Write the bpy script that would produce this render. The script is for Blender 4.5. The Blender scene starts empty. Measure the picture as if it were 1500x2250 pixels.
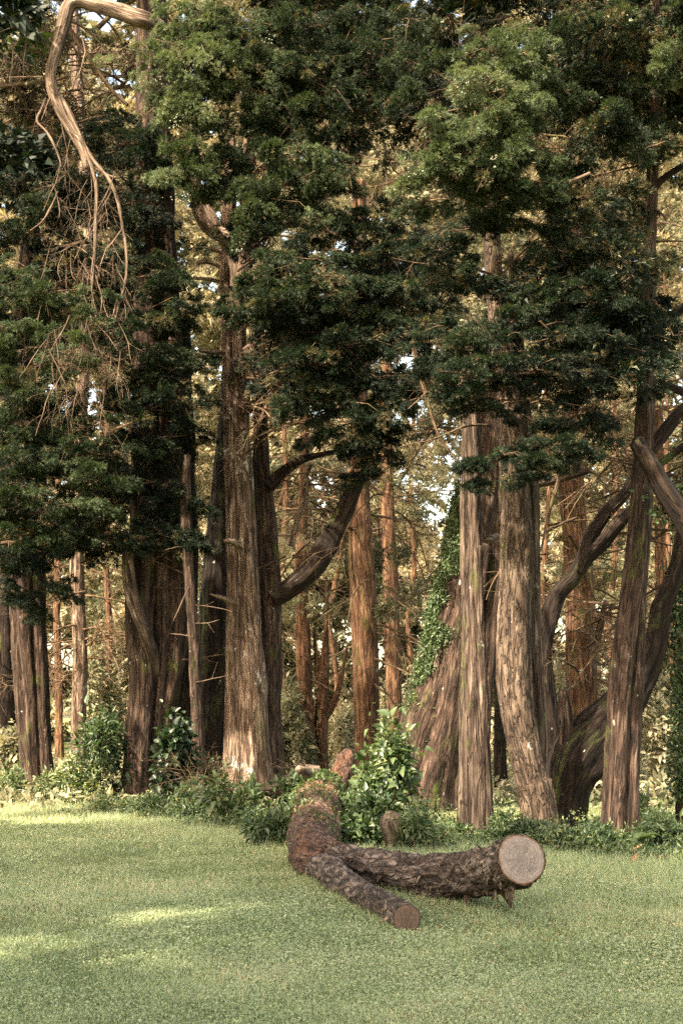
import bpy, math
import numpy as np
from mathutils import Vector

# ------------------------------------------------------------------ camera, sky, sun, exposure
scene = bpy.context.scene
COL = scene.collection
F = 3125.0                     # focal length in photograph pixels (photo 1500 x 2250)
HZ = 1570.0                    # horizon row
CAM_H = 1.6
PITCH = math.atan((HZ - 1125.0) / F)
cam_data = bpy.data.cameras.new("camera")
cam = bpy.data.objects.new("camera", cam_data); COL.objects.link(cam)
cam_data.sensor_fit = 'HORIZONTAL'; cam_data.sensor_width = 24.0; cam_data.lens = 24.0 * F / 1500.0
cam_data.clip_start = 0.1; cam_data.clip_end = 2000.0
cam.location = (0, 0, CAM_H)
cam.rotation_euler = (math.radians(90) + PITCH, 0, 0)
cam_data.dof.use_dof = True; cam_data.dof.focus_distance = 16.0; cam_data.dof.aperture_fstop = 4.0
scene.camera = cam

SUN_AZ = math.radians(-136)     # from +Y (view axis) towards +X; negative is left
SUN_EL = math.radians(50)
world = bpy.data.worlds.new("World"); scene.world = world; world.use_nodes = True
wn = world.node_tree.nodes; wl = world.node_tree.links; wn.clear()
w_out = wn.new('ShaderNodeOutputWorld'); w_bg = wn.new('ShaderNodeBackground'); w_sky = wn.new('ShaderNodeTexSky')
w_sky.sky_type = 'NISHITA'; w_sky.sun_disc = False
w_sky.sun_elevation = SUN_EL; w_sky.sun_rotation = SUN_AZ
w_sky.dust_density = 3.0; w_sky.air_density = 1.0; w_sky.ozone_density = 0.6
w_mix = wn.new('ShaderNodeMix'); w_mix.data_type = 'RGBA'; w_mix.blend_type = 'MULTIPLY'
w_mix.inputs['Factor'].default_value = 1.0; w_mix.inputs['B'].default_value = (1.0, 0.83, 0.60, 1)
wl.new(w_sky.outputs[0], w_mix.inputs['A']); wl.new(w_mix.outputs['Result'], w_bg.inputs['Color'])
w_bg.inputs['Strength'].default_value = 0.125
wl.new(w_bg.outputs[0], w_out.inputs['Surface'])

sun_data = bpy.data.lights.new("sun", 'SUN'); sun = bpy.data.objects.new("sun", sun_data); COL.objects.link(sun)
sun_data.energy = 2.8; sun_data.angle = math.radians(1.0); sun_data.color = (1.0, 0.86, 0.66)
S = Vector((math.sin(SUN_AZ) * math.cos(SUN_EL), math.cos(SUN_AZ) * math.cos(SUN_EL), math.sin(SUN_EL)))
sun.rotation_euler = S.to_track_quat('Z', 'Y').to_euler(); sun.location = (10, 10, 40)

scene.view_settings.view_transform = 'Standard'; scene.view_settings.look = 'None'
scene.view_settings.gamma = 1.0; scene.view_settings.exposure = 3.15
scene.render.engine = 'CYCLES'
cy = scene.cycles
cy.max_bounces = 5; cy.diffuse_bounces = 3; cy.glossy_bounces = 2; cy.transmission_bounces = 3; cy.transparent_max_bounces = 4
cy.caustics_reflective = False; cy.caustics_refractive = False
cy.use_denoising = False; cy.sample_clamp_indirect = 3.0
cy.use_adaptive_sampling = True; cy.adaptive_threshold = 0.01

rng = np.random.default_rng(7)
CP, SP = math.cos(PITCH), math.sin(PITCH)

def at(px, py, Y):
    """point on the plane y=Y seen at photo pixel (px,py)"""
    u = (px - 750.0) / F; v = (1125.0 - py) / F
    d = np.array([u, CP - v * SP, SP + v * CP])
    return np.array([0, 0, CAM_H]) + d * (Y / d[1])

def ground_y(py):
    return at(750, py, 1.0)[2] and CAM_H / -((at(750, py, 1.0)[2] - CAM_H))

def G(px, py):
    return at(px, py, ground_y(py))

def m_per_px(Y):
    return Y / F * 1.0

# ------------------------------------------------------------------ noise
def _h(ix, iy, iz, seed):
    n = (ix * 374761393 + iy * 668265263 + iz * 2147483647 + seed * 1274126177) & 0xffffffff
    n = ((n ^ (n >> 13)) * 1274126177) & 0xffffffff
    n = n ^ (n >> 16)
    return (n & 0xffff) / 65535.0

def vnoise(p, seed=0):
    p = np.asarray(p, float); i = np.floor(p).astype(np.int64); f = p - i; f = f * f * (3 - 2 * f)
    r = 0
    for dx in (0, 1):
        for dy in (0, 1):
            for dz in (0, 1):
                w = (f[..., 0] if dx else 1 - f[..., 0]) * (f[..., 1] if dy else 1 - f[..., 1]) * (f[..., 2] if dz else 1 - f[..., 2])
                r = r + w * _h(i[..., 0] + dx, i[..., 1] + dy, i[..., 2] + dz, seed)
    return r * 2 - 1

def ground_z(x, y):
    p = np.stack([np.asarray(x, float), np.asarray(y, float), np.zeros_like(np.asarray(x, float))], -1)
    return 0.05 * vnoise(p * 0.35, 3) + 0.015 * vnoise(p * 1.7, 4)

# ------------------------------------------------------------------ mesh builder
class MB:
    def __init__(self):
        self.v = []; self.bc = []; self.t = []; self.f3 = []; self.f4 = []; self.n = 0
    def add(self, v, f3=None, f4=None, bc=None, tint=None):
        v = np.asarray(v, np.float32).reshape(-1, 3); k = len(v)
        self.v.append(v)
        self.bc.append(np.asarray(bc, np.float32).reshape(-1, 3) if bc is not None else v)
        if tint is None: tint = np.full(k, 0.5, np.float32)
        self.t.append(np.broadcast_to(np.asarray(tint, np.float32), (k,)))
        if f3 is not None and len(f3): self.f3.append(np.asarray(f3, np.int64) + self.n)
        if f4 is not None and len(f4): self.f4.append(np.asarray(f4, np.int64) + self.n)
        self.n += k
    def build(self, name, mat, parent=None, smooth=True):
        if not self.n: return None
        V = np.concatenate(self.v); B = np.concatenate(self.bc); T = np.concatenate(self.t)
        f3 = np.concatenate(self.f3) if self.f3 else np.zeros((0, 3), np.int64)
        f4 = np.concatenate(self.f4) if self.f4 else np.zeros((0, 4), np.int64)
        me = bpy.data.meshes.new(name)
        me.vertices.add(len(V)); me.vertices.foreach_set('co', V.ravel())
        loops = np.concatenate([f3.ravel(), f4.ravel()]).astype(np.int32)
        me.loops.add(len(loops)); me.loops.foreach_set('vertex_index', loops)
        npoly = len(f3) + len(f4); me.polygons.add(npoly)
        start = np.concatenate([np.arange(len(f3)) * 3, len(f3) * 3 + np.arange(len(f4)) * 4]).astype(np.int32)
        me.polygons.foreach_set('loop_start', start)
        me.update(calc_edges=True)
        if smooth: me.polygons.foreach_set('use_smooth', np.ones(npoly, bool))
        a = me.attributes.new('bc', 'FLOAT_VECTOR', 'POINT'); a.data.foreach_set('vector', B.ravel())
        a = me.attributes.new('tint', 'FLOAT', 'POINT'); a.data.foreach_set('value', T)
        me.materials.append(mat)
        ob = bpy.data.objects.new(name, me); COL.objects.link(ob)
        if parent is not None:
            ob.parent = parent
            ob.matrix_parent_inverse = parent.matrix_world.inverted()
        return ob

def tag(o, label=None, cat=None, group=None, kind=None):
    if label: o['label'] = label
    if cat: o['category'] = cat
    if group: o['group'] = group
    if kind: o['kind'] = kind
    return o

def thing(name, label, cat, loc=(0, 0, 0), group=None):
    o = bpy.data.objects.new(name, None); COL.objects.link(o)
    o.location = tuple(float(c) for c in loc); o.empty_display_size = 0.2
    bpy.context.view_layer.update()
    return tag(o, label, cat, group)

# ------------------------------------------------------------------ curves and tubes
def spline(P, step):
    P = np.asarray(P, float)
    if len(P) < 3:
        n = max(2, int(np.linalg.norm(P[1, :3] - P[0, :3]) / step) + 1)
        t = np.linspace(0, 1, n)[:, None]; return P[0] * (1 - t) + P[1] * t
    Q = np.vstack([2 * P[0] - P[1], P, 2 * P[-1] - P[-2]]); out = []
    for i in range(1, len(Q) - 2):
        n = max(1, int(np.linalg.norm(Q[i + 1, :3] - Q[i, :3]) / step))
        t = (np.arange(n) / n)[:, None]
        a, b, c, d = Q[i - 1], Q[i], Q[i + 1], Q[i + 2]
        out.append(0.5 * (2 * b + (c - a) * t + (2 * a - 5 * b + 4 * c - d) * t * t + (3 * b - a - 3 * c + d) * t ** 3))
    out.append(P[-1:]); return np.vstack(out)

def frames(P):
    T = np.gradient(P, axis=0); T /= np.linalg.norm(T, axis=1)[:, None] + 1e-9
    ref = np.array([0, 1.0, 0]) if abs(T[0][1]) < 0.9 else np.array([1.0, 0, 0])
    u = np.cross(ref, T[0]); u /= np.linalg.norm(u)
    U = [u]
    for k in range(1, len(P)):
        u = u - T[k] * np.dot(u, T[k]); u /= np.linalg.norm(u) + 1e-9; U.append(u)
    U = np.array(U); return T, U, np.cross(T, U)

def tube(mb, pts, seg=12, step=0.06, flutes=(), rough=0.04, fine=0.0, flare=0.0, twist=0.0, seed=0, cap=True, capcut=False, tint=0.5):
    """pts: (x,y,z,r). Flutes: list of (k, amp, phase). Bark lumps are modelled in."""
    C = spline(pts, step); P = C[:, :3]; R = np.maximum(C[:, 3], 0.002)
    T, U, W = frames(P)
    s = np.concatenate([[0], np.cumsum(np.linalg.norm(np.diff(P, axis=0), axis=1))])
    th = np.arange(seg) / seg * 2 * np.pi
    TH, SS = np.meshgrid(th, s)
    r = np.ones_like(TH); Rm = float(np.mean(R))
    wig = vnoise(np.stack([np.cos(TH) * 0.8, np.sin(TH) * 0.8, SS * 0.5], -1) + seed * 7.3, seed) * 0.5
    for k, a, ph in flutes:
        g = 1 - np.abs(np.sin((k * TH + ph + twist * SS + wig * 1.6) / 2.0)) ** 0.7
        amp = a * (0.65 + 0.6 * vnoise(np.stack([np.cos(TH), np.sin(TH), SS * 0.45 + k], -1) + seed, seed + k))
        r -= amp * g
    if flare:
        fl = np.exp(-SS / 0.55); lob = 0.55 + 0.45 * np.cos(5 * TH + seed) + 0.3 * np.cos(3 * TH + 2 * seed)
        r += flare * fl * lob
    bc0 = np.stack([np.cos(TH) * R[:, None], np.sin(TH) * R[:, None], SS], -1)
    if rough: r += rough * 2 * vnoise(bc0 * np.array([3.2 / max(Rm, .03) * .35, 3.2 / max(Rm, .03) * .35, 1.3]) + seed * 3.1, seed + 11)
    if capcut:
        wgt = np.clip((SS - (s[-1] - .12)) / .12, 0, 1); rough_w = 1 - wgt; r = r * rough_w + wgt * (1 + .03 * np.cos(2 * TH + seed) + .02 * np.cos(3 * TH + 1))
    if fine:
        if capcut: fine = fine * (1 - .9 * wgt)
        q = bc0 * np.array([26, 26, 5.0]) + seed
        r = r + (fine / R[:, None]) * (vnoise(q, seed + 5) + 0.6 * vnoise(q * 2.1, seed + 6))
    rr = (r * R[:, None])[..., None]
    V = P[:, None, :] + (U[:, None, :] * np.cos(TH)[..., None] + W[:, None, :] * np.sin(TH)[..., None]) * rr
    n = len(P); i = np.arange(n - 1)[:, None] * seg; j = np.arange(seg)[None, :]; j2 = (j + 1) % seg
    f = np.stack([i + j, i + j2, i + seg + j2, i + seg + j], -1).reshape(-1, 4)
    V = V.reshape(-1, 3); B = bc0.reshape(-1, 3)
    f3 = None
    if cap:
        V = np.vstack([V, P[-1] + T[-1] * R[-1] * (0.02 if capcut else 0.5)]); B = np.vstack([B, [[0, 0, s[-1]]]])
        b0 = (n - 1) * seg; f3 = np.stack([b0 + j[0], b0 + j2[0], np.full(seg, n * seg)], -1)
    mb.add(V, f3=f3, f4=f, bc=B, tint=tint)
    return P, R, T, U, W, V[(n - 1) * seg:n * seg]

def twig(mb, P, r0, r1, seg=4, tint=0.5):
    P = np.asarray(P, float); n = len(P); R = np.linspace(r0, r1, n)
    T, U, W = frames(P); th = np.arange(seg) / seg * 2 * np.pi
    V = P[:, None, :] + (U[:, None, :] * np.cos(th)[None, :, None] + W[:, None, :] * np.sin(th)[None, :, None]) * R[:, None, None]
    s = np.concatenate([[0], np.cumsum(np.linalg.norm(np.diff(P, axis=0), axis=1))])
    B = np.stack([np.broadcast_to(np.cos(th) * r0, (n, seg)), np.broadcast_to(np.sin(th) * r0, (n, seg)), np.broadcast_to(s[:, None], (n, seg))], -1)
    i = np.arange(n - 1)[:, None] * seg; j = np.arange(seg)[None, :]; j2 = (j + 1) % seg
    f = np.stack([i + j, i + j2, i + seg + j2, i + seg + j], -1).reshape(-1, 4)
    mb.add(V.reshape(-1, 3), f4=f, bc=B.reshape(-1, 3), tint=tint)

def branchy(mb, p, d, length, r, depth=2, droop=0.15, wig=0.35, kids=4, seg=5):
    d = np.asarray(d, float); d /= np.linalg.norm(d); n = max(4, int(length / 0.18)); st = length / n
    P = [np.asarray(p, float)]; D = [d]
    for k in range(n):
        d = d + rng.normal(0, wig, 3) * math.sqrt(st) * 0.6 + np.array([0, 0, -droop * st]); d /= np.linalg.norm(d)
        P.append(P[-1] + d * st); D.append(d)
    twig(mb, P, r, r * 0.3, seg=seg if depth > 1 else 4)
    if depth > 0:
        for _ in range(kids):
            k = rng.integers(max(1, n // 5), n); q = rng.normal(0, 1, 3); q -= D[k] * q.dot(D[k]); q /= np.linalg.norm(q) + 1e-9
            dd = D[k] * 0.6 + q * rng.uniform(0.5, 1.1)
            branchy(mb, P[k], dd, length * rng.uniform(0.3, 0.6), r * 0.5 * (1 - 0.5 * k / n), depth - 1, droop, wig, kids)
    return P

# ------------------------------------------------------------------ foliage
def unit(a): return a / (np.linalg.norm(a, axis=-1, keepdims=True) + 1e-9)

def tris_leaf(mb, P, D, L, W, tint, curl=0.0):
    """narrow leaflets: one triangle each; P base, D direction, L length, W width"""
    n = len(P); q = unit(np.cross(D, unit(rng.normal(0, 1, (n, 3)))))
    L = np.broadcast_to(L, (n,))[:, None]; W = np.broadcast_to(W, (n,))[:, None]
    V = np.stack([P - q * W / 2 + D * L * 0.15, P + q * W / 2, P + D * L + q * W * 0.3], 1).reshape(-1, 3)
    mb.add(V, f3=np.arange(3 * n).reshape(-1, 3), tint=np.repeat(tint, 3))

def broad_leaf(mb, P, D, N, L, W, tint, fold=0.25, tipdrop=0.25):
    n = len(P); D = unit(D); N = unit(N - D * np.sum(N * D, -1, keepdims=True)); Q = np.cross(D, N)
    L = np.broadcast_to(L, (n,))[:, None]; W = np.broadcast_to(W, (n,))[:, None]
    a = P; b = P + D * L * 0.28 + Q * W * 0.5 + N * W * fold; c = P + D * L * 0.62 + Q * W * 0.36 + N * (W * fold * .7 - L * tipdrop * .35)
    m = P + D * L * 0.5 - N * L * tipdrop * .15
    t = P + D * L - N * L * tipdrop; e = P + D * L * 0.62 - Q * W * 0.36 + N * (W * fold * .7 - L * tipdrop * .35); g = P + D * L * 0.28 - Q * W * 0.5 + N * W * fold
    V = np.stack([a, b, c, t, e, g, m], 1).reshape(-1, 3); k = np.arange(n)[:, None] * 7
    f4 = np.concatenate([k + np.array([0, 1, 2, 6]), k + np.array([0, 6, 4, 5])])
    f3 = np.concatenate([k + np.array([6, 2, 3]), k + np.array([6, 3, 4])])
    mb.add(V, f3=f3, f4=f4, tint=np.repeat(tint, 7))

NT = 10; TK = 20
_tpl = []
for _ in range(NT):       # tuft templates: fan of leaflets along a short spray, local z = outwards
    s = rng.uniform(0, 0.75, TK); a = rng.uniform(0, 2 * np.pi, TK); spread = rng.uniform(0.25, 1.0, TK) * (1 - 0.45 * s)
    d = np.stack([np.cos(a) * spread, np.sin(a) * spread, np.full(TK, 0.75)], -1); d = unit(d)
    b = np.stack([np.cos(a) * 0.08, np.sin(a) * 0.08, s], -1)
    _tpl.append((b, d, rng.uniform(0.35, 0.65, TK)))

def tufts(mb, P, D, size, tint, keep=TK, wide=0.10):
    """sprays at P pointing D; size metres; tint 0..1"""
    n = len(P); D = unit(D); q = unit(np.cross(D, unit(rng.normal(0, 1, (n, 3))))); w = np.cross(D, q)
    which = rng.integers(0, NT, n); size = np.broadcast_to(size, (n,)); tint = np.broadcast_to(tint, (n,))
    for k in range(NT):
        m = which == k
        if not m.any(): continue
        b, d, l = _tpl[k]; b = b[:keep]; d = d[:keep]; l = l[:keep]
        Fm = np.stack([q[m], w[m], D[m]], 1)                       # rows are axes
        sz = size[m][:, None, None]
        B = P[m][:, None, :] + np.einsum('kj,njc->nkc', b, Fm) * sz
        DD = np.einsum('kj,njc->nkc', d, Fm)
        LL = np.broadcast_to(l[None, :] * size[m][:, None], B.shape[:2])
        tt = np.clip(tint[m][:, None] + rng.normal(0, 0.05, B.shape[:2]), 0, 1)
        tris_leaf(mb, B.reshape(-1, 3), DD.reshape(-1, 3), LL.ravel(), LL.ravel() * wide * 2, tt.ravel())

def bough(fb, wb, C, R, lobes=22, per=22, lobe_r=0.2, size=0.10, tint=0.45, brown=0.04, flat=0.55, up=0.5, keep=TK, tv=0.07, src=None, wide=0.10, feather=1.0):
    """a leafy bough: lobes spread through an ellipsoid, each a shell of sprays"""
    C = np.asarray(C, float); R = np.asarray(R, float)
    nb = max(4, int(round(lobes / 6.0)))
    bd = unit(rng.normal(0, 1, (nb, 3)) * np.array([1, 1, .55])); bl = rng.uniform(0.4, 1.55, nb)
    bo = rng.normal(0, .22, (nb, 3)) * R                      # branchlets start spread about the middle
    bi = rng.integers(0, nb, lobes); bt = rng.uniform(0.05, 1.0, lobes) ** 0.7
    LC = C + bo[bi] + bd[bi] * (bt * bl[bi])[:, None] * R + rng.normal(0, .10, (lobes, 3)) * R
    LC[:, 2] -= 0.45 * bt ** 2 * R[2] * bl[bi]
    lr = lobe_r * rng.uniform(0.6, 1.4, lobes) * (1.25 - .6 * bt); lt = tint + rng.normal(0, tv, lobes)
    lt = np.where(rng.random(lobes) < brown, 0.96, np.clip(lt, 0.02, 0.86))
    n = lobes * per; idx = np.repeat(np.arange(lobes), per)
    dd = unit(rng.normal(0, 1, (n, 3)) + np.array([0, 0, up]) + 0.6 * unit((LC - C) / R)[idx])
    P = LC[idx] + dd * (lr[idx] * rng.uniform(0.35, 1.0, n) ** 0.35)[:, None] * np.array([1, 1, flat])
    out = unit(dd * (1 - .45 * feather) + feather * (bd[bi][idx] * np.array([1, 1, .5]) + np.array([0, 0, -.15])) + rng.normal(0, 0.25, (n, 3)))
    t = np.clip(lt[idx] + rng.normal(0, 0.03, n), 0, 1)
    t = np.where(rng.random(n) < brown * 0.6, 0.95, t)
    lng = rng.random(n) < .09; out[lng] = unit(out[lng] + np.array([0, 0, -.5])); tufts(fb, P, out, size * rng.uniform(0.6, 1.3, n) * np.where(lng, 1.45, 1.0), t, keep, wide)
    if wb is not None:
        for k in range(nb):
            a = C + bo[k]; e = a + bd[k] * bl[k] * R; m = (a + e) / 2 + np.array([0, 0, .08 * R[2]]); e = e - np.array([0, 0, .45 * R[2] * bl[k]])
            twig(wb, [C, a, m, e], 0.014, 0.003)

# ------------------------------------------------------------------ materials
def newmat(name):
    m = bpy.data.materials.new(name); m.use_nodes = True; nt = m.node_tree; nt.nodes.clear()
    out = nt.nodes.new('ShaderNodeOutputMaterial'); return m, nt, out

def ramp(nt, fac, stops, interp='LINEAR'):
    r = nt.nodes.new('ShaderNodeValToRGB'); e = r.color_ramp; e.interpolation = interp
    while len(e.elements) > 1: e.elements.remove(e.elements[-1])
    e.elements[0].position = stops[0][0]; e.elements[0].color = tuple(stops[0][1]) + (1,)
    for p, c in stops[1:]:
        x = e.elements.new(p); x.color = tuple(c) + (1,)
    nt.links.new(fac, r.inputs[0]); return r.outputs[0]

def mixc(nt, fac, a, b, mode='MIX'):
    n = nt.nodes.new('ShaderNodeMix'); n.data_type = 'RGBA'; n.blend_type = mode
    for key, v in (('Factor', fac), ('A', a), ('B', b)):
        if isinstance(v, (int, float)): n.inputs[key].default_value = v
        elif isinstance(v, tuple): n.inputs[key].default_value = v + (1,) if len(v) == 3 else v
        else: nt.links.new(v, n.inputs[key])
    return n.outputs['Result']

def noise(nt, vec, scale, detail=4, rough=0.6, dist=0.0):
    n = nt.nodes.new('ShaderNodeTexNoise'); n.inputs['Scale'].default_value = scale; n.inputs['Detail'].default_value = detail
    n.inputs['Roughness'].default_value = rough; n.inputs['Distortion'].default_value = dist
    nt.links.new(vec, n.inputs['Vector']); return n.outputs['Fac']

def mapping(nt, vec, scale=(1, 1, 1), loc=(0, 0, 0)):
    n = nt.nodes.new('ShaderNodeMapping'); n.inputs['Scale'].default_value = scale; n.inputs['Location'].default_value = loc
    nt.links.new(vec, n.inputs['Vector']); return n.outputs[0]

def attr(nt, name):
    n = nt.nodes.new('ShaderNodeAttribute'); n.attribute_name = name; return n

def math_n(nt, op, a, b=0.0, c=None):
    n = nt.nodes.new('ShaderNodeMath'); n.operation = op
    for k, v in enumerate((a, b) if c is None else (a, b, c)):
        if isinstance(v, (int, float)): n.inputs[k].default_value = v
        else: nt.links.new(v, n.inputs[k])
    return n.outputs[0]

def bark(name, dark, mid, light, lichen=0.3, moss=0.2, off=0.0, stretch=0.10, fs=17.0, bump=1.0, lichen_col=(0.40, 0.39, 0.34), moss_col=(0.07, 0.085, 0.02), flake=False):
    m, nt, out = newmat(name); L = nt.links
    bc = attr(nt, 'bc').outputs['Vector']; bc = mapping(nt, bc, loc=(off, off * 1.7, off * 2.3))
    st = mapping(nt, bc, scale=(1, 1, stretch))
    n1 = noise(nt, st, fs, 7, 0.62, 0.5); n2 = noise(nt, mapping(nt, bc, scale=(1, 1, 0.45)), 3.0, 5, 0.6); n3 = noise(nt, st, fs * 3.2, 3, 0.6)
    ridg = math_n(nt, 'ABSOLUTE', math_n(nt, 'SUBTRACT', noise(nt, mapping(nt, bc, scale=(1, 1, stretch * (1.8 if flake else 1.0))), fs * 0.7, 3, 0.5, 0.8), 0.5))
    crack = ramp(nt, ridg, [(0.0, (0, 0, 0)), (0.075, (1, 1, 1))])
    c = ramp(nt, n1, [(0.36, dark), (0.50, mid), (0.66, light)])
    c = mixc(nt, ramp(nt, n2, [(0.38, (0, 0, 0)), (0.66, (0.75, 0.75, 0.75))]), c, mixc(nt, 0.35, dark, mid))
    c = mixc(nt, math_n(nt, 'MULTIPLY', math_n(nt, 'SUBTRACT', 1.0, crack), 0.8), c, tuple(x * 0.35 for x in dark))
    if moss > 0:
        nm = noise(nt, mapping(nt, bc, scale=(1, 1, 0.35)), 3.6, 6, 0.7)
        fm = ramp(nt, nm, [(0.62 - 0.2 * moss, (0, 0, 0)), (0.74 - 0.2 * moss, (0.8, 0.8, 0.8))])
        c = mixc(nt, fm, c, moss_col)
    if lichen > 0:
        nl = noise(nt, mapping(nt, bc, scale=(1, 1, 0.6)), 9.0, 6, 0.62, 0.3); nb = noise(nt, bc, 1.3, 2, 0.5)
        fl = math_n(nt, 'ADD', nl, math_n(nt, 'MULTIPLY', math_n(nt, 'SUBTRACT', nb, 0.5), 0.5))
        a = 0.78 - 0.17 * lichen
        fl = ramp(nt, fl, [(a, (0, 0, 0)), (a + 0.025, (0.85, 0.85, 0.85))])
        c = mixc(nt, fl, c, lichen_col)
        vo = nt.nodes.new('ShaderNodeTexVoronoi'); vo.inputs['Scale'].default_value = 20.0
        L.new(mapping(nt, bc, scale=(1, 1, 0.5)), vo.inputs['Vector'])
        sepc = nt.nodes.new('ShaderNodeSeparateColor'); L.new(vo.outputs['Color'], sepc.inputs[0])
        rad = math_n(nt, 'MULTIPLY_ADD', math_n(nt, 'POWER', sepc.outputs[0], 9.0), 0.24, 0.0)
        dd = math_n(nt, 'ADD', vo.outputs['Distance'], math_n(nt, 'MULTIPLY', math_n(nt, 'SUBTRACT', noise(nt, bc, 60.0, 2), 0.5), 0.22))
        sp = math_n(nt, 'MULTIPLY', math_n(nt, 'LESS_THAN', dd, rad), math_n(nt, 'GREATER_THAN', noise(nt, bc, 1.7, 3), 0.58 - 0.14 * lichen))
        c = mixc(nt, math_n(nt, 'MULTIPLY', sp, math_n(nt, 'MULTIPLY_ADD', sepc.outputs[1], 0.55, 0.2)), c, lichen_col)
    b = nt.nodes.new('ShaderNodeBsdfPrincipled'); b.inputs['Roughness'].default_value = 0.92; b.inputs['Specular IOR Level'].default_value = 0.2
    L.new(c, b.inputs['Base Color'])
    hsum = math_n(nt, 'ADD', math_n(nt, 'MULTIPLY', n1, 1.0), math_n(nt, 'ADD', math_n(nt, 'MULTIPLY', n3, 0.35), math_n(nt, 'MULTIPLY', crack, 0.35)))
    bp = nt.nodes.new('ShaderNodeBump'); bp.inputs['Strength'].default_value = bump; bp.inputs['Distance'].default_value = 0.035
    L.new(hsum, bp.inputs['Height']); L.new(bp.outputs[0], b.inputs['Normal']); L.new(b.outputs[0], out.inputs['Surface'])
    return m

def leafmat(name, stops, transl=0.35, rough=0.6, tcol=(1.1, 1.15, 0.5), spec=0.25):
    m, nt, out = newmat(name); L = nt.links
    t = attr(nt, 'tint').outputs['Fac']; c = ramp(nt, t, stops)
    b = nt.nodes.new('ShaderNodeBsdfPrincipled'); b.inputs['Roughness'].default_value = rough; b.inputs['Specular IOR Level'].default_value = spec
    L.new(c, b.inputs['Base Color'])
    tr = nt.nodes.new('ShaderNodeBsdfTranslucent'); L.new(mixc(nt, 1.0, c, tcol, 'MULTIPLY'), tr.inputs['Color'])
    mx = nt.nodes.new('ShaderNodeMixShader'); mx.inputs[0].default_value = transl
    L.new(b.outputs[0], mx.inputs[1]); L.new(tr.outputs[0], mx.inputs[2]); L.new(mx.outputs[0], out.inputs['Surface'])
    return m

M = {}
M['cypress'] = leafmat('cypress_leaf', [(0.0, (0.003, 0.007, 0.004)), (0.25, (0.008, 0.018, 0.009)), (0.5, (0.026, 0.043, 0.017)), (0.7, (0.080, 0.110, 0.052)), (0.88, (0.19, 0.225, 0.135)), (0.93, (0.055, 0.042, 0.020)), (1.0, (0.080, 0.056, 0.028))], 0.25, tcol=(1.2, 1.2, 0.45))  # darkest stops deepen crown shadow, pale stops stand for lit boughs
M['far_leaf'] = leafmat('far_leaf', [(0.0, (0.035, 0.042, 0.022)), (0.4, (0.11, 0.115, 0.065)), (0.7, (0.27, 0.25, 0.155)), (1.0, (0.46, 0.40, 0.28))], 0.4, tcol=(1.12, 1.05, 0.75))  # paler than real leaves: sunlit glow is put into the colour
M['broad'] = leafmat('broad_leaf', [(0.0, (0.010, 0.022, 0.008)), (0.4, (0.030, 0.055, 0.020)), (0.7, (0.075, 0.110, 0.040)), (0.9, (0.17, 0.19, 0.08)), (1.0, (0.35, 0.30, 0.12))], 0.3, 0.42, spec=0.4)
M['grass'] = leafmat('grass_blade', [(0.0, (0.135, 0.178, 0.088)), (0.4, (0.275, 0.335, 0.185)), (0.7, (0.39, 0.425, 0.255)), (0.9, (0.54, 0.50, 0.34)), (1.0, (0.54, 0.43, 0.30))], 0.35, 0.6, tcol=(1.0, 1.05, 0.6))
M['white'] = leafmat('pale_petal', [(0.0, (0.5, 0.55, 0.42)), (1.0, (0.75, 0.75, 0.66))], 0.2)
M['cone'] = leafmat('seed_cone', [(0.0, (0.10, 0.09, 0.06)), (1.0, (0.22, 0.25, 0.19))], 0.0)
M['dryleaf'] = leafmat('dry_leaf', [(0.0, (0.25, 0.10, 0.05)), (1.0, (0.55, 0.28, 0.14))], 0.2)
M['bark_red'] = bark('bark_red', (0.013, 0.008, 0.006), (0.058, 0.036, 0.026), (0.150, 0.102, 0.076), 0.35, 0.25, 0.0)
M['bark_pale'] = bark('bark_pale', (0.036, 0.022, 0.015), (0.19, 0.128, 0.092), (0.38, 0.29, 0.22), 0.85, 0.15, 3.0)
M['bark_grey'] = bark('bark_grey', (0.022, 0.014, 0.010), (0.095, 0.067, 0.050), (0.215, 0.165, 0.130), 0.2, 0.15, 7.0)
M['bark_dark'] = bark('bark_dark', (0.006, 0.004, 0.003), (0.022, 0.014, 0.010), (0.055, 0.037, 0.027), 0.35, 0.4, 11.0)  # dark bark, lowered further to deepen shade among inner trunks
M['bark_orange'] = bark('bark_orange', (0.035, 0.017, 0.009), (0.13, 0.066, 0.036), (0.27, 0.155, 0.088), 0.25, 0.3, 15.0)  # brown bark with the orange sunlight put into its colour
M['bark_flaky'] = bark('bark_flaky', (0.022, 0.014, 0.010), (0.098, 0.068, 0.048), (0.225, 0.170, 0.125), 0.12, 0.1, 19.0, stretch=0.15, fs=19.0, bump=1.2, flake=True)
M['dead_limb'] = bark('dead_limb', (0.06, 0.04, 0.027), (0.19, 0.135, 0.095), (0.36, 0.28, 0.21), 0.35, 0.12, 23.0)
M['twig'] = bark('twig', (0.05, 0.032, 0.02), (0.14, 0.09, 0.055), (0.26, 0.18, 0.11), 0.0, 0.2, 29.0)
M['twig_far'] = bark('twig_far', (0.06, 0.036, 0.02), (0.17, 0.11, 0.065), (0.32, 0.23, 0.15), 0.0, 0.1, 31.0)
M['log_bark'] = bark('log_bark', (0.020, 0.014, 0.011), (0.115, 0.084, 0.068), (0.34, 0.270, 0.230), 0.0, 0.1, 37.0, stretch=0.26, fs=19.0, bump=1.4, moss_col=(0.11, 0.045, 0.022), flake=True)
M['log_red'] = bark('log_red', (0.03, 0.016, 0.012), (0.11, 0.065, 0.048), (0.24, 0.155, 0.12), 0.0, 0.45, 41.0, stretch=0.3, fs=16.0, bump=1.3, moss_col=(0.15, 0.065, 0.03), flake=True)
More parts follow.
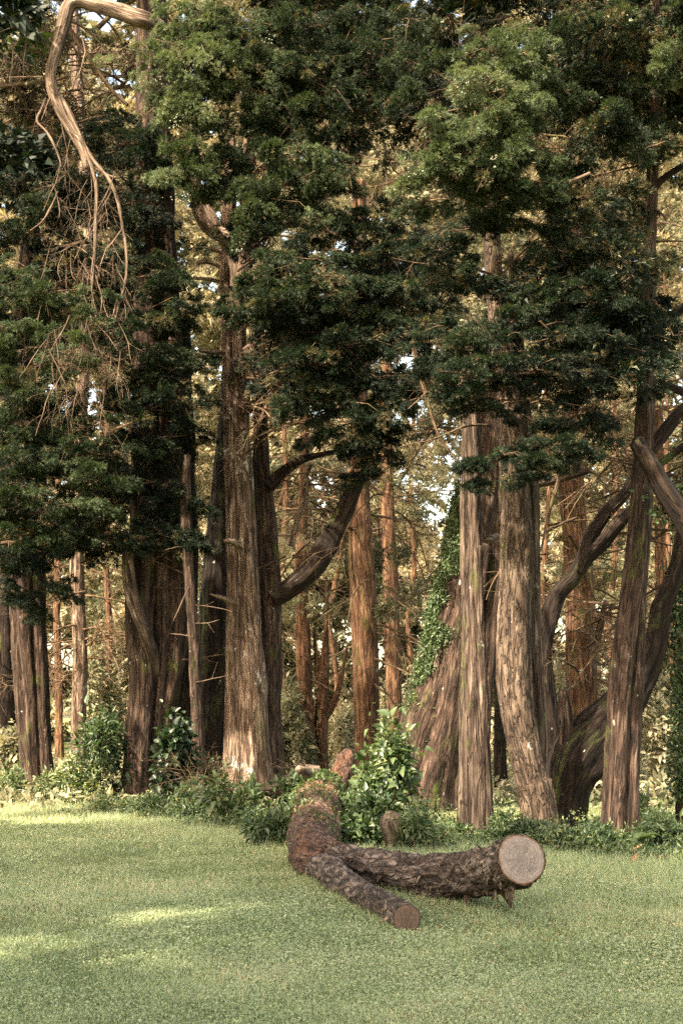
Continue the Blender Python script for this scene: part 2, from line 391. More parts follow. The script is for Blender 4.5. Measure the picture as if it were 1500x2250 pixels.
M['stump'] = bark('stump_wood', (0.05, 0.035, 0.025), (0.17, 0.125, 0.092), (0.32, 0.25, 0.20), 0.2, 0.35, 43.0)

def cutmat(name, face, face2, rim):
    m, nt, out = newmat(name); L = nt.links
    v = attr(nt, 'bc').outputs['Vector']       # unit disc coordinates
    g = noise(nt, mapping(nt, v, scale=(1.2, 9, 1)), 3.0, 6, 0.65, 0.3); n2 = noise(nt, v, 2.2, 4, 0.6)
    c = ramp(nt, g, [(0.3, tuple(x * .55 for x in face)), (0.5, face), (0.75, face2)])
    c = mixc(nt, ramp(nt, n2, [(0.4, (0, 0, 0)), (0.65, (.55, .55, .55))]), c, tuple(x * .5 for x in face))
    ln = nt.nodes.new('ShaderNodeVectorMath'); ln.operation = 'LENGTH'; L.new(v, ln.inputs[0])
    wv = math_n(nt, 'SINE', math_n(nt, 'MULTIPLY', math_n(nt, 'ADD', ln.outputs['Value'], math_n(nt, 'MULTIPLY', n2, 0.22)), 42.0))
    c = mixc(nt, math_n(nt, 'MULTIPLY', math_n(nt, 'ADD', wv, 1.0), 0.13), c, tuple(x * .35 for x in face))
    nv = nt.nodes.new('ShaderNodeVectorMath'); nv.operation = 'NORMALIZE'; L.new(v, nv.inputs[0])
    rad = noise(nt, nv.outputs[0], 7.0, 3, 0.7); ck = math_n(nt, 'ABSOLUTE', math_n(nt, 'SUBTRACT', rad, 0.5))
    ckf = math_n(nt, 'MULTIPLY', math_n(nt, 'LESS_THAN', ck, 0.022), math_n(nt, 'GREATER_THAN', math_n(nt, 'SUBTRACT', 1.0, ln.outputs['Value']), math_n(nt, 'MULTIPLY', n2, 0.7)))
    c = mixc(nt, math_n(nt, 'MULTIPLY', ckf, 0.75), c, tuple(x * .15 for x in face))
    sw = noise(nt, mapping(nt, v, scale=(1, 14, 1), loc=(3, 1, 0)), 4.0, 2, 0.5, 0.1)
    c = mixc(nt, ramp(nt, sw, [(0.52, (0, 0, 0)), (0.62, (.45, .45, .45))]), c, tuple(x * .55 for x in face2))
    hk = math_n(nt, 'MULTIPLY', math_n(nt, 'LESS_THAN', ln.outputs['Value'], 0.16), 0.5); c = mixc(nt, hk, c, tuple(x * .5 for x in face))
    ln2 = math_n(nt, 'ADD', ln.outputs['Value'], math_n(nt, 'MULTIPLY', math_n(nt, 'SUBTRACT', n2, 0.5), 0.25))
    c = mixc(nt, ramp(nt, ln2, [(0.90, (0, 0, 0)), (0.94, (1, 1, 1))]), c, rim)
    b = nt.nodes.new('ShaderNodeBsdfPrincipled'); b.inputs['Roughness'].default_value = 0.85; L.new(c, b.inputs['Base Color'])
    bp = nt.nodes.new('ShaderNodeBump'); bp.inputs['Strength'].default_value = 0.5; bp.inputs['Distance'].default_value = 0.01
    L.new(g, bp.inputs['Height']); L.new(bp.outputs[0], b.inputs['Normal']); L.new(b.outputs[0], out.inputs['Surface']); return m
M['cut_pale'] = cutmat('cut_pale', (0.23, 0.185, 0.165), (0.38, 0.325, 0.30), (0.13, 0.07, 0.035))
M['cut_red'] = cutmat('cut_red', (0.11, 0.066, 0.045), (0.21, 0.135, 0.095), (0.05, 0.03, 0.018))

def groundmat():
    m, nt, out = newmat('lawn_soil'); L = nt.links
    g = nt.nodes.new('ShaderNodeNewGeometry').outputs['Position']
    n1 = noise(nt, g, 0.5, 5, 0.6); n2 = noise(nt, g, 18.0, 4, 0.7); n3 = noise(nt, g, 60.0, 3, 0.7)
    c = ramp(nt, n2, [(0.3, (0.08, 0.10, 0.045)), (0.5, (0.16, 0.18, 0.08)), (0.72, (0.26, 0.25, 0.13))])
    c = mixc(nt, ramp(nt, n1, [(0.45, (0, 0, 0)), (0.72, (0.6, 0.6, 0.6))]), c, (0.22, 0.17, 0.09))
    c = mixc(nt, math_n(nt, 'MULTIPLY', n3, 0.5), c, (0.05, 0.06, 0.02))
    b = nt.nodes.new('ShaderNodeBsdfPrincipled'); b.inputs['Roughness'].default_value = 1.0; b.inputs['Specular IOR Level'].default_value = 0.0; L.new(c, b.inputs['Base Color'])
    bp = nt.nodes.new('ShaderNodeBump'); bp.inputs['Strength'].default_value = 1.0; bp.inputs['Distance'].default_value = 0.03
    L.new(n3, bp.inputs['Height']); L.new(bp.outputs[0], b.inputs['Normal']); L.new(b.outputs[0], out.inputs['Surface']); return m
M['ground'] = groundmat()

# ------------------------------------------------------------------ ground
def build_ground():
    mb = MB()
    xs = np.concatenate([np.linspace(-400, -16, 14)[:-1], np.linspace(-16, 16, 100), np.linspace(16, 400, 14)[1:]])
    ys = np.concatenate([np.linspace(-60, 2, 8)[:-1], np.linspace(2, 45, 140), np.linspace(45, 600, 20)[1:]])
    X, Y = np.meshgrid(xs, ys); Z = ground_z(X, Y)
    V = np.stack([X, Y, Z], -1).reshape(-1, 3); nx = len(xs)
    i = np.arange(len(ys) - 1)[:, None] * nx; j = np.arange(nx - 1)[None, :]
    f = np.stack([i + j, i + j + 1, i + nx + j + 1, i + nx + j], -1).reshape(-1, 4)
    mb.add(V, f4=f); tag(mb.build('ground', M['ground']), kind='structure')
build_ground()

def edge_y(x):     # distance at which the mown lawn stops, by x (metres)
    return np.interp(x, [-8, -6.4, -4.0, -1.6, 0.6, 1.6, 3.0, 6], [30, 27.5, 23.5, 19.5, 17.0, 17.0, 15.0, 14.0])

def build_grass():
    mb = MB(); n = 620000
    # even in picture area: density falls off as 1/d^2
    u = rng.random(n); y = 5.6 * (34 / 5.6) ** u ; x = rng.uniform(-0.36, 0.36, n) * y
    y = y + rng.normal(0, .05, n)
    keep = (y < edge_y(x) + 2.0) | (rng.random(n) < 0.35)
    x = x[keep]; y = y[keep]; n = len(x)
    pos = np.stack([x, y, x * 0], -1)
    cl = vnoise(pos * 1.3, 21) * 0.5 + vnoise(pos * 4.0, 22) * 0.4 + vnoise(pos * 0.45, 23) * 0.5
    h = (0.024 + 0.012 * cl) * rng.uniform(0.5, 1.7, n) * (1 + 0.03 * (y - 8).clip(0))
    w = rng.uniform(0.004, 0.0075, n) * (1 + 0.06 * (y - 7).clip(0))
    d = unit(np.stack([rng.normal(0, 1, n), rng.normal(0, 1, n), rng.uniform(0.3, 1.8, n)], -1))
    dry = vnoise(pos * 0.7, 31) * 0.5 + vnoise(pos * 2.5, 32) * 0.5
    t = np.clip(0.47 + 0.10 * ((x > .3) & (y < 12)) * (vnoise(pos * 1.1, 36) > 0) + 0.22 * cl + 0.34 * dry + rng.normal(0, 0.22, n), 0, 1)
    P = np.stack([x, y, ground_z(x, y) - 0.003], -1)
    tris_leaf(mb, P, d, h * 1.3, w, t)
    # clover-like low leaves in the near lawn
    m = 520000; u = rng.random(m); y = 5.6 * (22 / 5.6) ** u; x = rng.uniform(-0.36, 0.36, m) * y
    pos = np.stack([x, y, x * 0], -1); k = (vnoise(pos * 0.8, 41) + rng.normal(0, 0.35, m)) > -0.1
    pos = pos[k]; m = len(pos); pos[:, 2] = ground_z(pos[:, 0], pos[:, 1]) + rng.uniform(0.008, 0.03, m)
    D = unit(np.stack([rng.normal(0, 1, m), rng.normal(0, 1, m), rng.normal(0, .3, m)], -1)); N = unit(np.stack([rng.normal(0, .4, m), rng.normal(0, .4, m), np.ones(m)], -1))
    Q = np.cross(D, N); s = (rng.uniform(0.006, 0.0125, m) * (1 + .07 * (pos[:, 1] - 7).clip(0)))[:, None]
    V = np.stack([pos - Q * s * .6, pos + D * s - Q * s * .3, pos + D * s + Q * s * .5, pos + Q * s * .6], 1).reshape(-1, 3)
    mb.add(V, f4=np.arange(4 * m).reshape(-1, 4), tint=np.repeat(np.clip(rng.normal(0.44, .17, m) + .15 * vnoise(pos * 1.5, 44), 0, 1), 4))
    tag(mb.build('grass', M['grass'], smooth=False), 'short mown lawn grass with clover and paler dry patches', 'grass', kind='stuff')
build_grass()

# ------------------------------------------------------------------ trees
def stem_pts(path, Y, sink=0.25):
    """path of (px, py, width_px[, dY]) from the base up, at depth Y"""
    out = []
    for q in path:
        yy = Y + (q[3] if len(q) > 3 else 0.0); p = at(q[0], q[1], yy)
        out.append([p[0], p[1], p[2], q[2] / 2 * yy / F])
    b = list(out[0]); g = float(ground_z(np.array([b[0]]), np.array([b[1]]))[0])
    if sink is not None:
        out.insert(0, [b[0] - (out[1][0] - b[0]) * 0.05, b[1], min(b[2], g) - sink, b[3] * 1.12])
    return out

def stem(name, mat, path, Y, parent, seg=64, flutes=((5, .22, 0.3), (8, .12, 1.0)), fine=0.012, rough=0.05, flare=0.25, twist=0.1, seed=1, sink=0.25, step=0.05):
    mb = MB(); tube(mb, stem_pts(path, Y, sink), seg=seg, step=step, flutes=flutes, fine=fine, rough=rough, flare=flare, twist=twist, seed=seed)
    return mb.build(name, M[mat] if isinstance(mat, str) else mat, parent)

def limb(name, mat, path, Y, parent, seg=20, fine=0.008, rough=0.08, seed=1, flutes=((3, .1, 0),)):
    return stem(name, mat, path, Y, parent, seg=seg, flutes=flutes, fine=fine, rough=rough, flare=0, seed=seed, sink=None, step=0.06)

def boughs(fb, wb, rows, lobes=20, per=26, size=0.085, **kw):
    """rows: px, py, Y, rx_px, rz_px, tint[, ry_m]"""
    for q in rows:
        px, py, Y, rx, rz, t = q[:6]; s = Y / F; ry = q[6] if len(q) > 6 else max(rx, rz) * s * 0.8
        C = at(px, py, Y); area = (rx * s) * (rz * s) * 3.14
        nl = int(np.clip(area * 26, 6, 80) * kw.get('dens', 1.0) * 1.12)
        k2 = {a: b for a, b in kw.items() if a != 'dens'}
        bough(fb, wb, C, (rx * s * 1.12, ry, rz * s * 1.12), lobes=nl, per=per, size=size, tint=t, **k2)

def fill(rect, Y, n, rpx, tint, tv=0.06, sy=1.2):
    """scatter bough rows through a pixel rectangle, at staggered depths"""
    x0, y0, x1, y1 = rect; rows = []
    for k in range(n):
        t = tint + rng.normal(0, tv)
        r = rpx * rng.uniform(0.7, 1.3)
        rows.append((rng.uniform(x0, x1), rng.uniform(y0, y1), Y + rng.uniform(-sy, sy), r, r * rng.uniform(0.45, 0.8), t))
    return rows

def deadwood(mb, spots, Y, L=(0.5, 1.5), r=0.014, depth=2, kids=4, droop=0.3):
    for (px, py, dx, dz) in spots:
        branchy(mb, at(px, py, Y), (dx, rng.normal(0, .5) - 0.2, dz), rng.uniform(*L), r, depth, droop, 0.45, kids)

def scatter_spots(rect, n, side=0):
    x0, y0, x1, y1 = rect
    return [(rng.uniform(x0, x1), rng.uniform(y0, y1), (side if side else rng.choice([-1, 1])) * rng.uniform(.4, 1), rng.uniform(-.5, .5)) for _ in range(n)]

TG = 'old cypress trunks standing along the edge of the lawn'

# T1: thick dark red trunk, far left
Y1 = 27.5; b = at(85, 1745, Y1)
t1 = thing('cypress_tree', 'thick dark reddish cypress trunk at the far left edge under low green boughs', 'tree', (b[0], b[1], 0), TG)
stem('trunk', 'bark_red', [(85, 1745, 74), (78, 1650, 72), (70, 1500, 76), (62, 1380, 80), (60, 1200, 84), (62, 900, 78), (66, 600, 60), (70, 480, 30)], Y1, t1, flutes=((6, .30, .3), (9, .14, 1)), seed=3)
fb, wb = MB(), MB()
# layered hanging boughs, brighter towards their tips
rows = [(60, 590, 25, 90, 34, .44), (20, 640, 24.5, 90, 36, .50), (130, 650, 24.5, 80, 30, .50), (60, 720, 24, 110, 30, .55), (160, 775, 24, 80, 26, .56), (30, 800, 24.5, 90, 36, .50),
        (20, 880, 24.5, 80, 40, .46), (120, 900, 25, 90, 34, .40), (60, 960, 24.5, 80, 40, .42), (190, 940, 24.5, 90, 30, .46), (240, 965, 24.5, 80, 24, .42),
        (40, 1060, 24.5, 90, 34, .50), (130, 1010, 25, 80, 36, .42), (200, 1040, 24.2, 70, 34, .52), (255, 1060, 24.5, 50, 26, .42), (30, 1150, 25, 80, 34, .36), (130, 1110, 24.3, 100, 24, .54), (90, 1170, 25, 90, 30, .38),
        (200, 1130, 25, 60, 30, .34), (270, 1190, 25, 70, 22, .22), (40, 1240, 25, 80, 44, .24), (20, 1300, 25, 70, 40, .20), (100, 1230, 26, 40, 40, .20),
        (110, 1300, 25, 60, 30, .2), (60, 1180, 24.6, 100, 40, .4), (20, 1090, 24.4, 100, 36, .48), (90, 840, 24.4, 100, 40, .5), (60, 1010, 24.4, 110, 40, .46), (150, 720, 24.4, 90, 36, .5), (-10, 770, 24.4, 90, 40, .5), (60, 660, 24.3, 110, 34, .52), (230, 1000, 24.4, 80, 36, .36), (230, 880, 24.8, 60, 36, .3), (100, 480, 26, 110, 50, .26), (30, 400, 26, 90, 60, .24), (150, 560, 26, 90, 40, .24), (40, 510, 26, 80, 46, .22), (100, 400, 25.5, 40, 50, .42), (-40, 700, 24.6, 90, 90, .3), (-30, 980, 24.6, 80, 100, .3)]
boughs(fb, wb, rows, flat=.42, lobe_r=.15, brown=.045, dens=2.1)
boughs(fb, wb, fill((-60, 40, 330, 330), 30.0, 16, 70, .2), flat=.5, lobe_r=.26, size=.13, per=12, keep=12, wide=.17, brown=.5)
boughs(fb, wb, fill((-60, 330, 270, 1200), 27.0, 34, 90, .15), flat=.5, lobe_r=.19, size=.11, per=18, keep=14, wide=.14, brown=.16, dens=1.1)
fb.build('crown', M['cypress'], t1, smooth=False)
for k in range(10): branchy(wb, at(rng.uniform(-20, 140), rng.uniform(500, 1200), 26.5), (rng.uniform(.3, 1), -.6, rng.uniform(-.2, .3)), rng.uniform(1, 2.2), .03, 2, .3, .3, 4)
wb.build('branches', M['twig'], t1)

wt = MB(); deadwood(wt, scatter_spots((-20, -40, 330, 330), 60), 29.5, (.8, 2.4), .032, 2, 5, .1)
for q in ([(-20, 190), (60, 182), (120, 175), (150, 165)], [(150, 60), (200, 130), (240, 190), (280, 230)], [(215, 60), (260, 20), (330, -20)]): twig(wt, spline([at(a, c, 28.5) for a, c in q], .1), .06, .035, 8)
wt.build('dry_branches', M['twig'], t1)

# T2: slim lichen-spotted trunk behind it
Y2 = 33.0; b = at(180, 1700, Y2)
t2 = thing('cypress_tree', 'slim pale brown lichen spotted trunk between the far left trunk and the broad twin one', 'tree', (b[0], b[1], 0), TG)
stem('trunk', 'bark_pale', [(180, 1722, 38), (172, 1600, 34), (176, 1450, 33), (170, 1300, 32), (168, 1150, 32), (178, 900, 30), (190, 700, 28), (196, 500, 27), (180, 300, 26), (168, 150, 26), (160, 0, 24), (150, -200, 20)], Y2, t2, seg=40, flutes=((4, .15, 0),), fine=.01, seed=5)
wb = MB(); deadwood(wb, scatter_spots((165, 100, 190, 1500), 60), Y2, (0.8, 3.0), .03, 2, 6); wb.build('dead_branches', M['twig_far'], t2)

# T3: broad fluted multi-stem
Y3 = 26.0; b = at(320, 1770, Y3)
t3 = thing('cypress_tree', 'broad deeply fluted dark cypress with merged stems and a snapped stub on its left side', 'tree', (b[0], b[1], 0), TG)
stem('trunk', 'bark_red', [(296, 1768, 70), (302, 1650, 62), (312, 1500, 60), (306, 1350, 66), (312, 1200, 66), (318, 950, 66), (322, 650, 60), (322, 300, 55), (320, 0, 50), (318, -300, 40)], Y3, t3, flutes=((5, .3, 1.3), (8, .14, 2)), flare=.35, seed=8)
limb('stem', 'bark_red', [(334, 1772, 60), (345, 1650, 60), (362, 1500, 76), (372, 1350, 88), (372, 1150, 88), (368, 950, 80), (362, 700, 70), (350, 300, 60), (345, 0, 50), (340, -300, 40)], Y3 + .25, t3, seg=64, fine=.012, flutes=((5, .28, 0), (7, .18, 2)), seed=9)
limb('stem', 'bark_dark', [(395, 1765, 50), (400, 1500, 60), (405, 1250, 62), (400, 1000, 60), (395, 700, 50)], Y3 + .7, t3, seg=40, flutes=((5, .25, 0),), seed=10)
limb('snapped_stub', 'bark_grey', [(350, 1530, 14, .25), (338, 1450, 26, -.12), (318, 1390, 30, -.38), (300, 1340, 34, -.42), (285, 1280, 34, -.42), (280, 1215, 26, -.42)], Y3, t3, seg=28, flutes=((4, .25, 0),), seed=12)
fb, wb = MB(), MB()
rows = [(340, 600, 24.9, 90, 44, .34), (330, 900, 25, 80, 44, .2), (370, 960, 25, 70, 50, .14), (340, 1060, 25, 80, 44, .14), (330, 480, 25.2, 80, 50, .16), (340, 700, 24.8, 100, 44, .3), (340, 800, 24.8, 90, 40, .3), (390, 870, 25, 60, 40, .2), (330, 640, 25, 80, 36, .34), (300, 700, 25, 70, 30, .3), (380, 700, 25, 70, 30, .3), (330, 760, 24.8, 90, 34, .36), (300, 830, 25, 70, 34, .34), (370, 830, 25, 60, 34, .28), (400, 780, 25.3, 50, 30, .26), (340, 560, 25.4, 80, 30, .26), (390, 610, 25.4, 60, 26, .28),
        (330, 1130, 25.2, 60, 40, .16), (390, 1170, 25.2, 70, 40, .16), (440, 1130, 25.2, 50, 34, .14), (300, 1190, 25, 50, 22, .16), (380, 1090, 25.2, 50, 40, .16), (350, 1210, 25.1, 60, 18, .14), (430, 1190, 25.3, 50, 36, .14),
        (260, 320, 25.5, 90, 50, .24), (330, 380, 25.5, 90, 60, .22), (230, 280, 26, 90, 36, .24), (330, 300, 25.2, 60, 30, .30), (290, 450, 25.5, 60, 60, .16), (410, 950, 25.4, 30, 60, .14), (350, 1020, 25.3, 50, 50, .12), (310, 950, 25.3, 34, 50, .12)]
boughs(fb, wb, rows, flat=.45, lobe_r=.15, brown=.045, dens=1.9)
fb.build('crown', M['cypress'], t3, smooth=False)
deadwood(wb, scatter_spots((300, 600, 420, 1150), 22), Y3 - .5, (0.4, 1.2), .012)
deadwood(wb, [(320, 1240, 1, -.15), (400, 1260, -.8, .3), (340, 1290, 1, -.1), (400, 1450, 1, .1)], Y3 - .5, (.5, .8), .018, 1, 2, 0)
wb.build('branches', M['twig'], t3)
# the pale dead limb that hangs from the top left
dl = MB()
DL = Y3 - 1.6
def dlt(path, seg=18, rough=.08, sd=1):
    path = [(q[0] + rng.normal(0, 2.2) * (q[2] < 20), q[1], q[2] * (.88 if q[2] > 20 else .8)) + tuple(q[3:]) for q in path]
    tube(dl, stem_pts(path, DL, None), seg=seg, step=.05, flutes=((3, .14, 0),), rough=rough, fine=.008, seed=sd)
dlt([(352, 62, 40, 1.2), (320, 45, 46), (270, 28, 44), (215, 12, 40), (180, 2, 36), (152, 12, 36), (138, 60, 36), (125, 110, 32), (112, 160, 30), (118, 205, 30), (138, 250, 28), (160, 290, 24), (180, 330, 20), (192, 370, 16)], 30, .06, 3)
dlt([(120, 195, 14), (145, 235, 15), (165, 275, 14), (182, 315, 14), (193, 350, 13), (207, 400, 12), (212, 460, 11), (212, 520, 10), (209, 572, 9), (200, 640, 7)], 12, .1, 4)
dlt([(186, 318, 12), (205, 355, 10), (235, 395, 10), (262, 440, 10), (272, 500, 9), (280, 560, 8), (274, 620, 7), (262, 665, 7), (254, 700, 5), (236, 735, 4)], 10, .1, 5)
dlt([(104, 215, 9), (92, 240, 9), (82, 265, 7), (100, 290, 7), (118, 312, 7), (132, 345, 6), (134, 370, 5)], 8, .1, 6)
dlt([(125, 420, 7), (112, 455, 6), (90, 485, 5), (66, 506, 3)], 8, .1, 7)
dlt([(262, 662, 6), (256, 655, 6), (252, 690, 5)], 8, .1, 8)
dlt([(210, 370, 8), (240, 385, 7), (262, 390, 5)], 8, .1, 9)
for (px, py, dx, dz) in [(110, 170, -1, .1), (120, 205, -.6, -.8), (130, 240, .3, -1), (160, 290, -.4, -1), (190, 350, .5, -1), (270, 500, -.6, -.9), (245, 420, -.3, -1), (260, 660, -.4, -1), (205, 560, -.2, -1), (205, 560, .3, -1), (180, 690, .1, -1), (240, 740, .1, -1), (200, 640, .4, -1), (225, 720, -.3, -1), (150, 30, -.9, -.2), (180, 80, .4, -1), (190, 60, .8, -.9), (60, 60, -.2, -1), (30, 90, .1, -1), (90, 40, -.9, -.3)]:
    branchy(dl, at(px, py, DL), (dx, rng.normal(0, .3), dz), rng.uniform(.6, 1.7), .016, 2, .6, .55, 5)
for k in range(34): branchy(dl, at(rng.uniform(110, 275), rng.uniform(330, 760), DL + rng.uniform(-.2, .5)), (rng.normal(0, .5), rng.normal(0, .4), -1), rng.uniform(.4, 1.2), .009, 2, .6, .6, 4)
for k in range(26): branchy(dl, at(rng.uniform(90, 265), rng.uniform(690, 850), 23.6), (rng.normal(0, .4), rng.normal(0, .3), -1), rng.uniform(.4, 1.0), .010, 2, .8, .5, 4)
dl.build('dead_limb', M['dead_limb'], t3)
# tangle of dry twigs under it
wb = MB(); deadwood(wb, scatter_spots((90, 730, 260, 900), 30), 24.6, (.5, 1.3), .011, 1, 4, 2.5); wb.build('dry_twigs', M['dead_limb'], t1)

# T3b slender stem, T4 dark leaning trunk
Y3b = 25.0; b = at(432, 1600, Y3b)
t3b = thing('cypress_tree', 'slender straight dark trunk with white lichen dots right beside the broad fluted one', 'tree', (b[0], b[1], 0), TG)
stem('trunk', 'bark_red', [(440, 1775, 30), (434, 1600, 27), (430, 1500, 26), (424, 1380, 24), (414, 1250, 24), (408, 1100, 26), (412, 1000, 14)], Y3b, t3b, seg=30, flutes=((4, .12, 0),), seed=14)
wb = MB(); deadwood(wb, [(412, 1200, -.8, -.2), (415, 1290, -.6, -.9), (425, 1400, -.8, .2), (430, 1330, 1, .1), (430, 1370, 1, -.05), (430, 1500, 1, .1)], Y3b - .1, (.4, .8), .013, 1, 1, 0); wb.build('snags', M['dead_limb'], t3b)
Y4 = 28.0; b = at(465, 1700, Y4)
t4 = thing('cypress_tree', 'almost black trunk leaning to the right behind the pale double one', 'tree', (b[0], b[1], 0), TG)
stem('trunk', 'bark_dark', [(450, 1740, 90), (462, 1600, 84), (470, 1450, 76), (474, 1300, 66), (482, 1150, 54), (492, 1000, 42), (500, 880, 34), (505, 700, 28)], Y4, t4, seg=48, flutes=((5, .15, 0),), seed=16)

# T5: the tall pale double trunk
Y5 = 26.5; b = at(540, 1740, Y5)
t5 = thing('cypress_tree', 'tall pale double trunk splashed with white lichen and set with short snags', 'tree', (b[0], b[1], 0), TG)
stem('trunk', 'bark_pale', [(556, 1750, 98), (554, 1650, 84), (550, 1500, 74), (542, 1350, 66), (534, 1200, 62), (528, 1050, 60), (522, 900, 58), (518, 750, 54), (512, 620, 48), (502, 520, 40), (505, 400, 30), (510, 300, 16)], Y5, t5, seg=80, flutes=((4, .42, .8), (7, .16, 2)), flare=.2, seed=18, fine=.009)
limb('stem', 'bark_pale', [(520, 1750, 66), (518, 1600, 46), (512, 1450, 36), (512, 1300, 30), (510, 1150, 30), (506, 1000, 30), (504, 850, 28), (496, 700, 24), (492, 560, 20), (486, 520, 16)], Y5 - .1, t5, seg=40, flutes=((3, .15, 0),), seed=19)
limb('stem', 'bark_red', [(598, 1750, 60), (590, 1600, 60), (590, 1400, 64), (590, 1300, 64), (586, 1200, 56), (576, 1050, 42), (572, 900, 34), (566, 700, 30), (556, 500, 26), (552, 330, 14)], Y5 + .55, t5, seg=48, flutes=((5, .2, 0),), seed=20)
limb('stem', 'bark_pale', [(528, 640, 28), (532, 560, 30), (536, 500, 24), (538, 380, 20), (542, 280, 12)], Y5 - .1, t5, seg=24, seed=21)
limb('side_limb', 'bark_dark', [(600, 1315, 44), (640, 1290, 50), (680, 1255, 54), (712, 1210, 50), (740, 1160, 44), (765, 1105, 38), (785, 1065, 32), (812, 1030, 22), (835, 1005, 12)], Y5 + .2, t5, seg=30, seed=22)
limb('side_limb', 'dead_limb', [(640, 1200, 16, .8), (652, 1150, 14, .8), (664, 1110, 12, .8), (672, 1060, 8, .8), (684, 1020, 5, .8)], Y5, t5, seg=10, seed=23)
limb('side_limb', 'bark_dark', [(590, 1070, 34), (620, 1040, 26), (660, 1012, 20), (700, 1000, 14), (760, 990, 9), (800, 1000, 6)], Y5 + .3, t5, seg=16, seed=24)
limb('snapped_stub', 'dead_limb', [(505, 520, 34), (478, 512, 36), (456, 484, 50), (440, 445, 44), (428, 400, 30), (410, 350, 22)], Y5 - .25, t5, seg=24, flutes=((5, .3, 0),), seed=25)
limb('snag', 'dead_limb', [(553, 970, 11, -.5), (565, 940, 10, -.55), (580, 905, 8, -.6), (592, 880, 6, -.6), (606, 862, 3, -.6)], Y5, t5, seg=8, seed=26)
limb('snag', 'dead_limb', [(530, 1205, 14, -.5), (510, 1190, 14, -.8), (492, 1188, 8, -.9)], Y5, t5, seg=8, seed=27)
limb('snag', 'dead_limb', [(520, 1330, 11, -.5), (492, 1315, 11, -.8), (462, 1305, 4, -.9)], Y5, t5, seg=8, seed=28)
limb('snag', 'dead_limb', [(492, 775, 12, -.3), (460, 773, 12, -.5), (435, 768, 7, -.5)], Y5, t5, seg=8, seed=29)
limb('snag', 'dead_limb', [(482, 618, 9, -.3), (440, 612, 8, -.4), (385, 612, 4, -.5)], Y5, t5, seg=8, seed=30)
limb('snag', 'dead_limb', [(484, 584, 10, -.3), (455, 575, 10, -.4), (432, 578, 8, -.5)], Y5, t5, seg=8, seed=31)
limb('snag', 'dead_limb', [(484, 552, 9, -.3), (465, 548, 7, -.4), (448, 542, 4, -.5)], Y5, t5, seg=8, seed=32)
limb('snag', 'bark_pale', [(538, 770, 16, -.3), (555, 758, 12, -.4), (572, 745, 6, -.5)], Y5, t5, seg=8, seed=33)
limb('snag', 'dead_limb', [(505, 912, 8, -.3), (490, 910, 8, -.5), (478, 905, 3, -.6)], Y5, t5, seg=8, seed=34)
fb, wb, fd = MB(), MB(), MB()
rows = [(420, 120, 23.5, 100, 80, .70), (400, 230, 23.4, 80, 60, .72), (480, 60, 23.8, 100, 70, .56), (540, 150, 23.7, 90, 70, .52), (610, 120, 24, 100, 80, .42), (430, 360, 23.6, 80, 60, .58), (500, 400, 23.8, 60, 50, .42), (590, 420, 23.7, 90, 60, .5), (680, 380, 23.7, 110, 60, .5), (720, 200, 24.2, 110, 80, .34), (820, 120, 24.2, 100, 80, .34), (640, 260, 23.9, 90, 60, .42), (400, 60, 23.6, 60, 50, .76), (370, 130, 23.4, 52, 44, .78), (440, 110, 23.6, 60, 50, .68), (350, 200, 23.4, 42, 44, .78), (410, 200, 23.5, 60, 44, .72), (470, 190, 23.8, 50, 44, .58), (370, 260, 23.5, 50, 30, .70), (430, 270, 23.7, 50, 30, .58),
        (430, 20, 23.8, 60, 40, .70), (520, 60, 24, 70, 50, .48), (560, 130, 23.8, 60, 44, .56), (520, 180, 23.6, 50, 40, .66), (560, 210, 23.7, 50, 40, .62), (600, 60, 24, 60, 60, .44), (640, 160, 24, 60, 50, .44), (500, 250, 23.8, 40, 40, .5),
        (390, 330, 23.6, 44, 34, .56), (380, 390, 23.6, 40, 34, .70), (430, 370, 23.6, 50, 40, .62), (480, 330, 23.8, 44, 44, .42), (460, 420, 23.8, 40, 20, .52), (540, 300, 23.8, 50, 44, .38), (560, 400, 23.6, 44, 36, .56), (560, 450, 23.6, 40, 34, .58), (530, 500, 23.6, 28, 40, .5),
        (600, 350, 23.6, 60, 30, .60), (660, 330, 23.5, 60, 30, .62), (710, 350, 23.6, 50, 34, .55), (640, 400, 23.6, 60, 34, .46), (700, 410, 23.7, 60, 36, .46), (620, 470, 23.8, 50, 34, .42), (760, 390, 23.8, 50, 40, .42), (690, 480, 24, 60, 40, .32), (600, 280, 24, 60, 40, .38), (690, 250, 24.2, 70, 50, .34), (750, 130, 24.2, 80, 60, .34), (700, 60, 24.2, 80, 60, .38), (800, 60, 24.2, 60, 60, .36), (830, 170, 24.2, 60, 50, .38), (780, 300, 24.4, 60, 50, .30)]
boughs(fb, wb, rows, flat=.65, feather=.75, lobe_r=.115, brown=.04, dens=2.7, size=.072, per=28)  # paler tint puts soft front light into these upper boughs
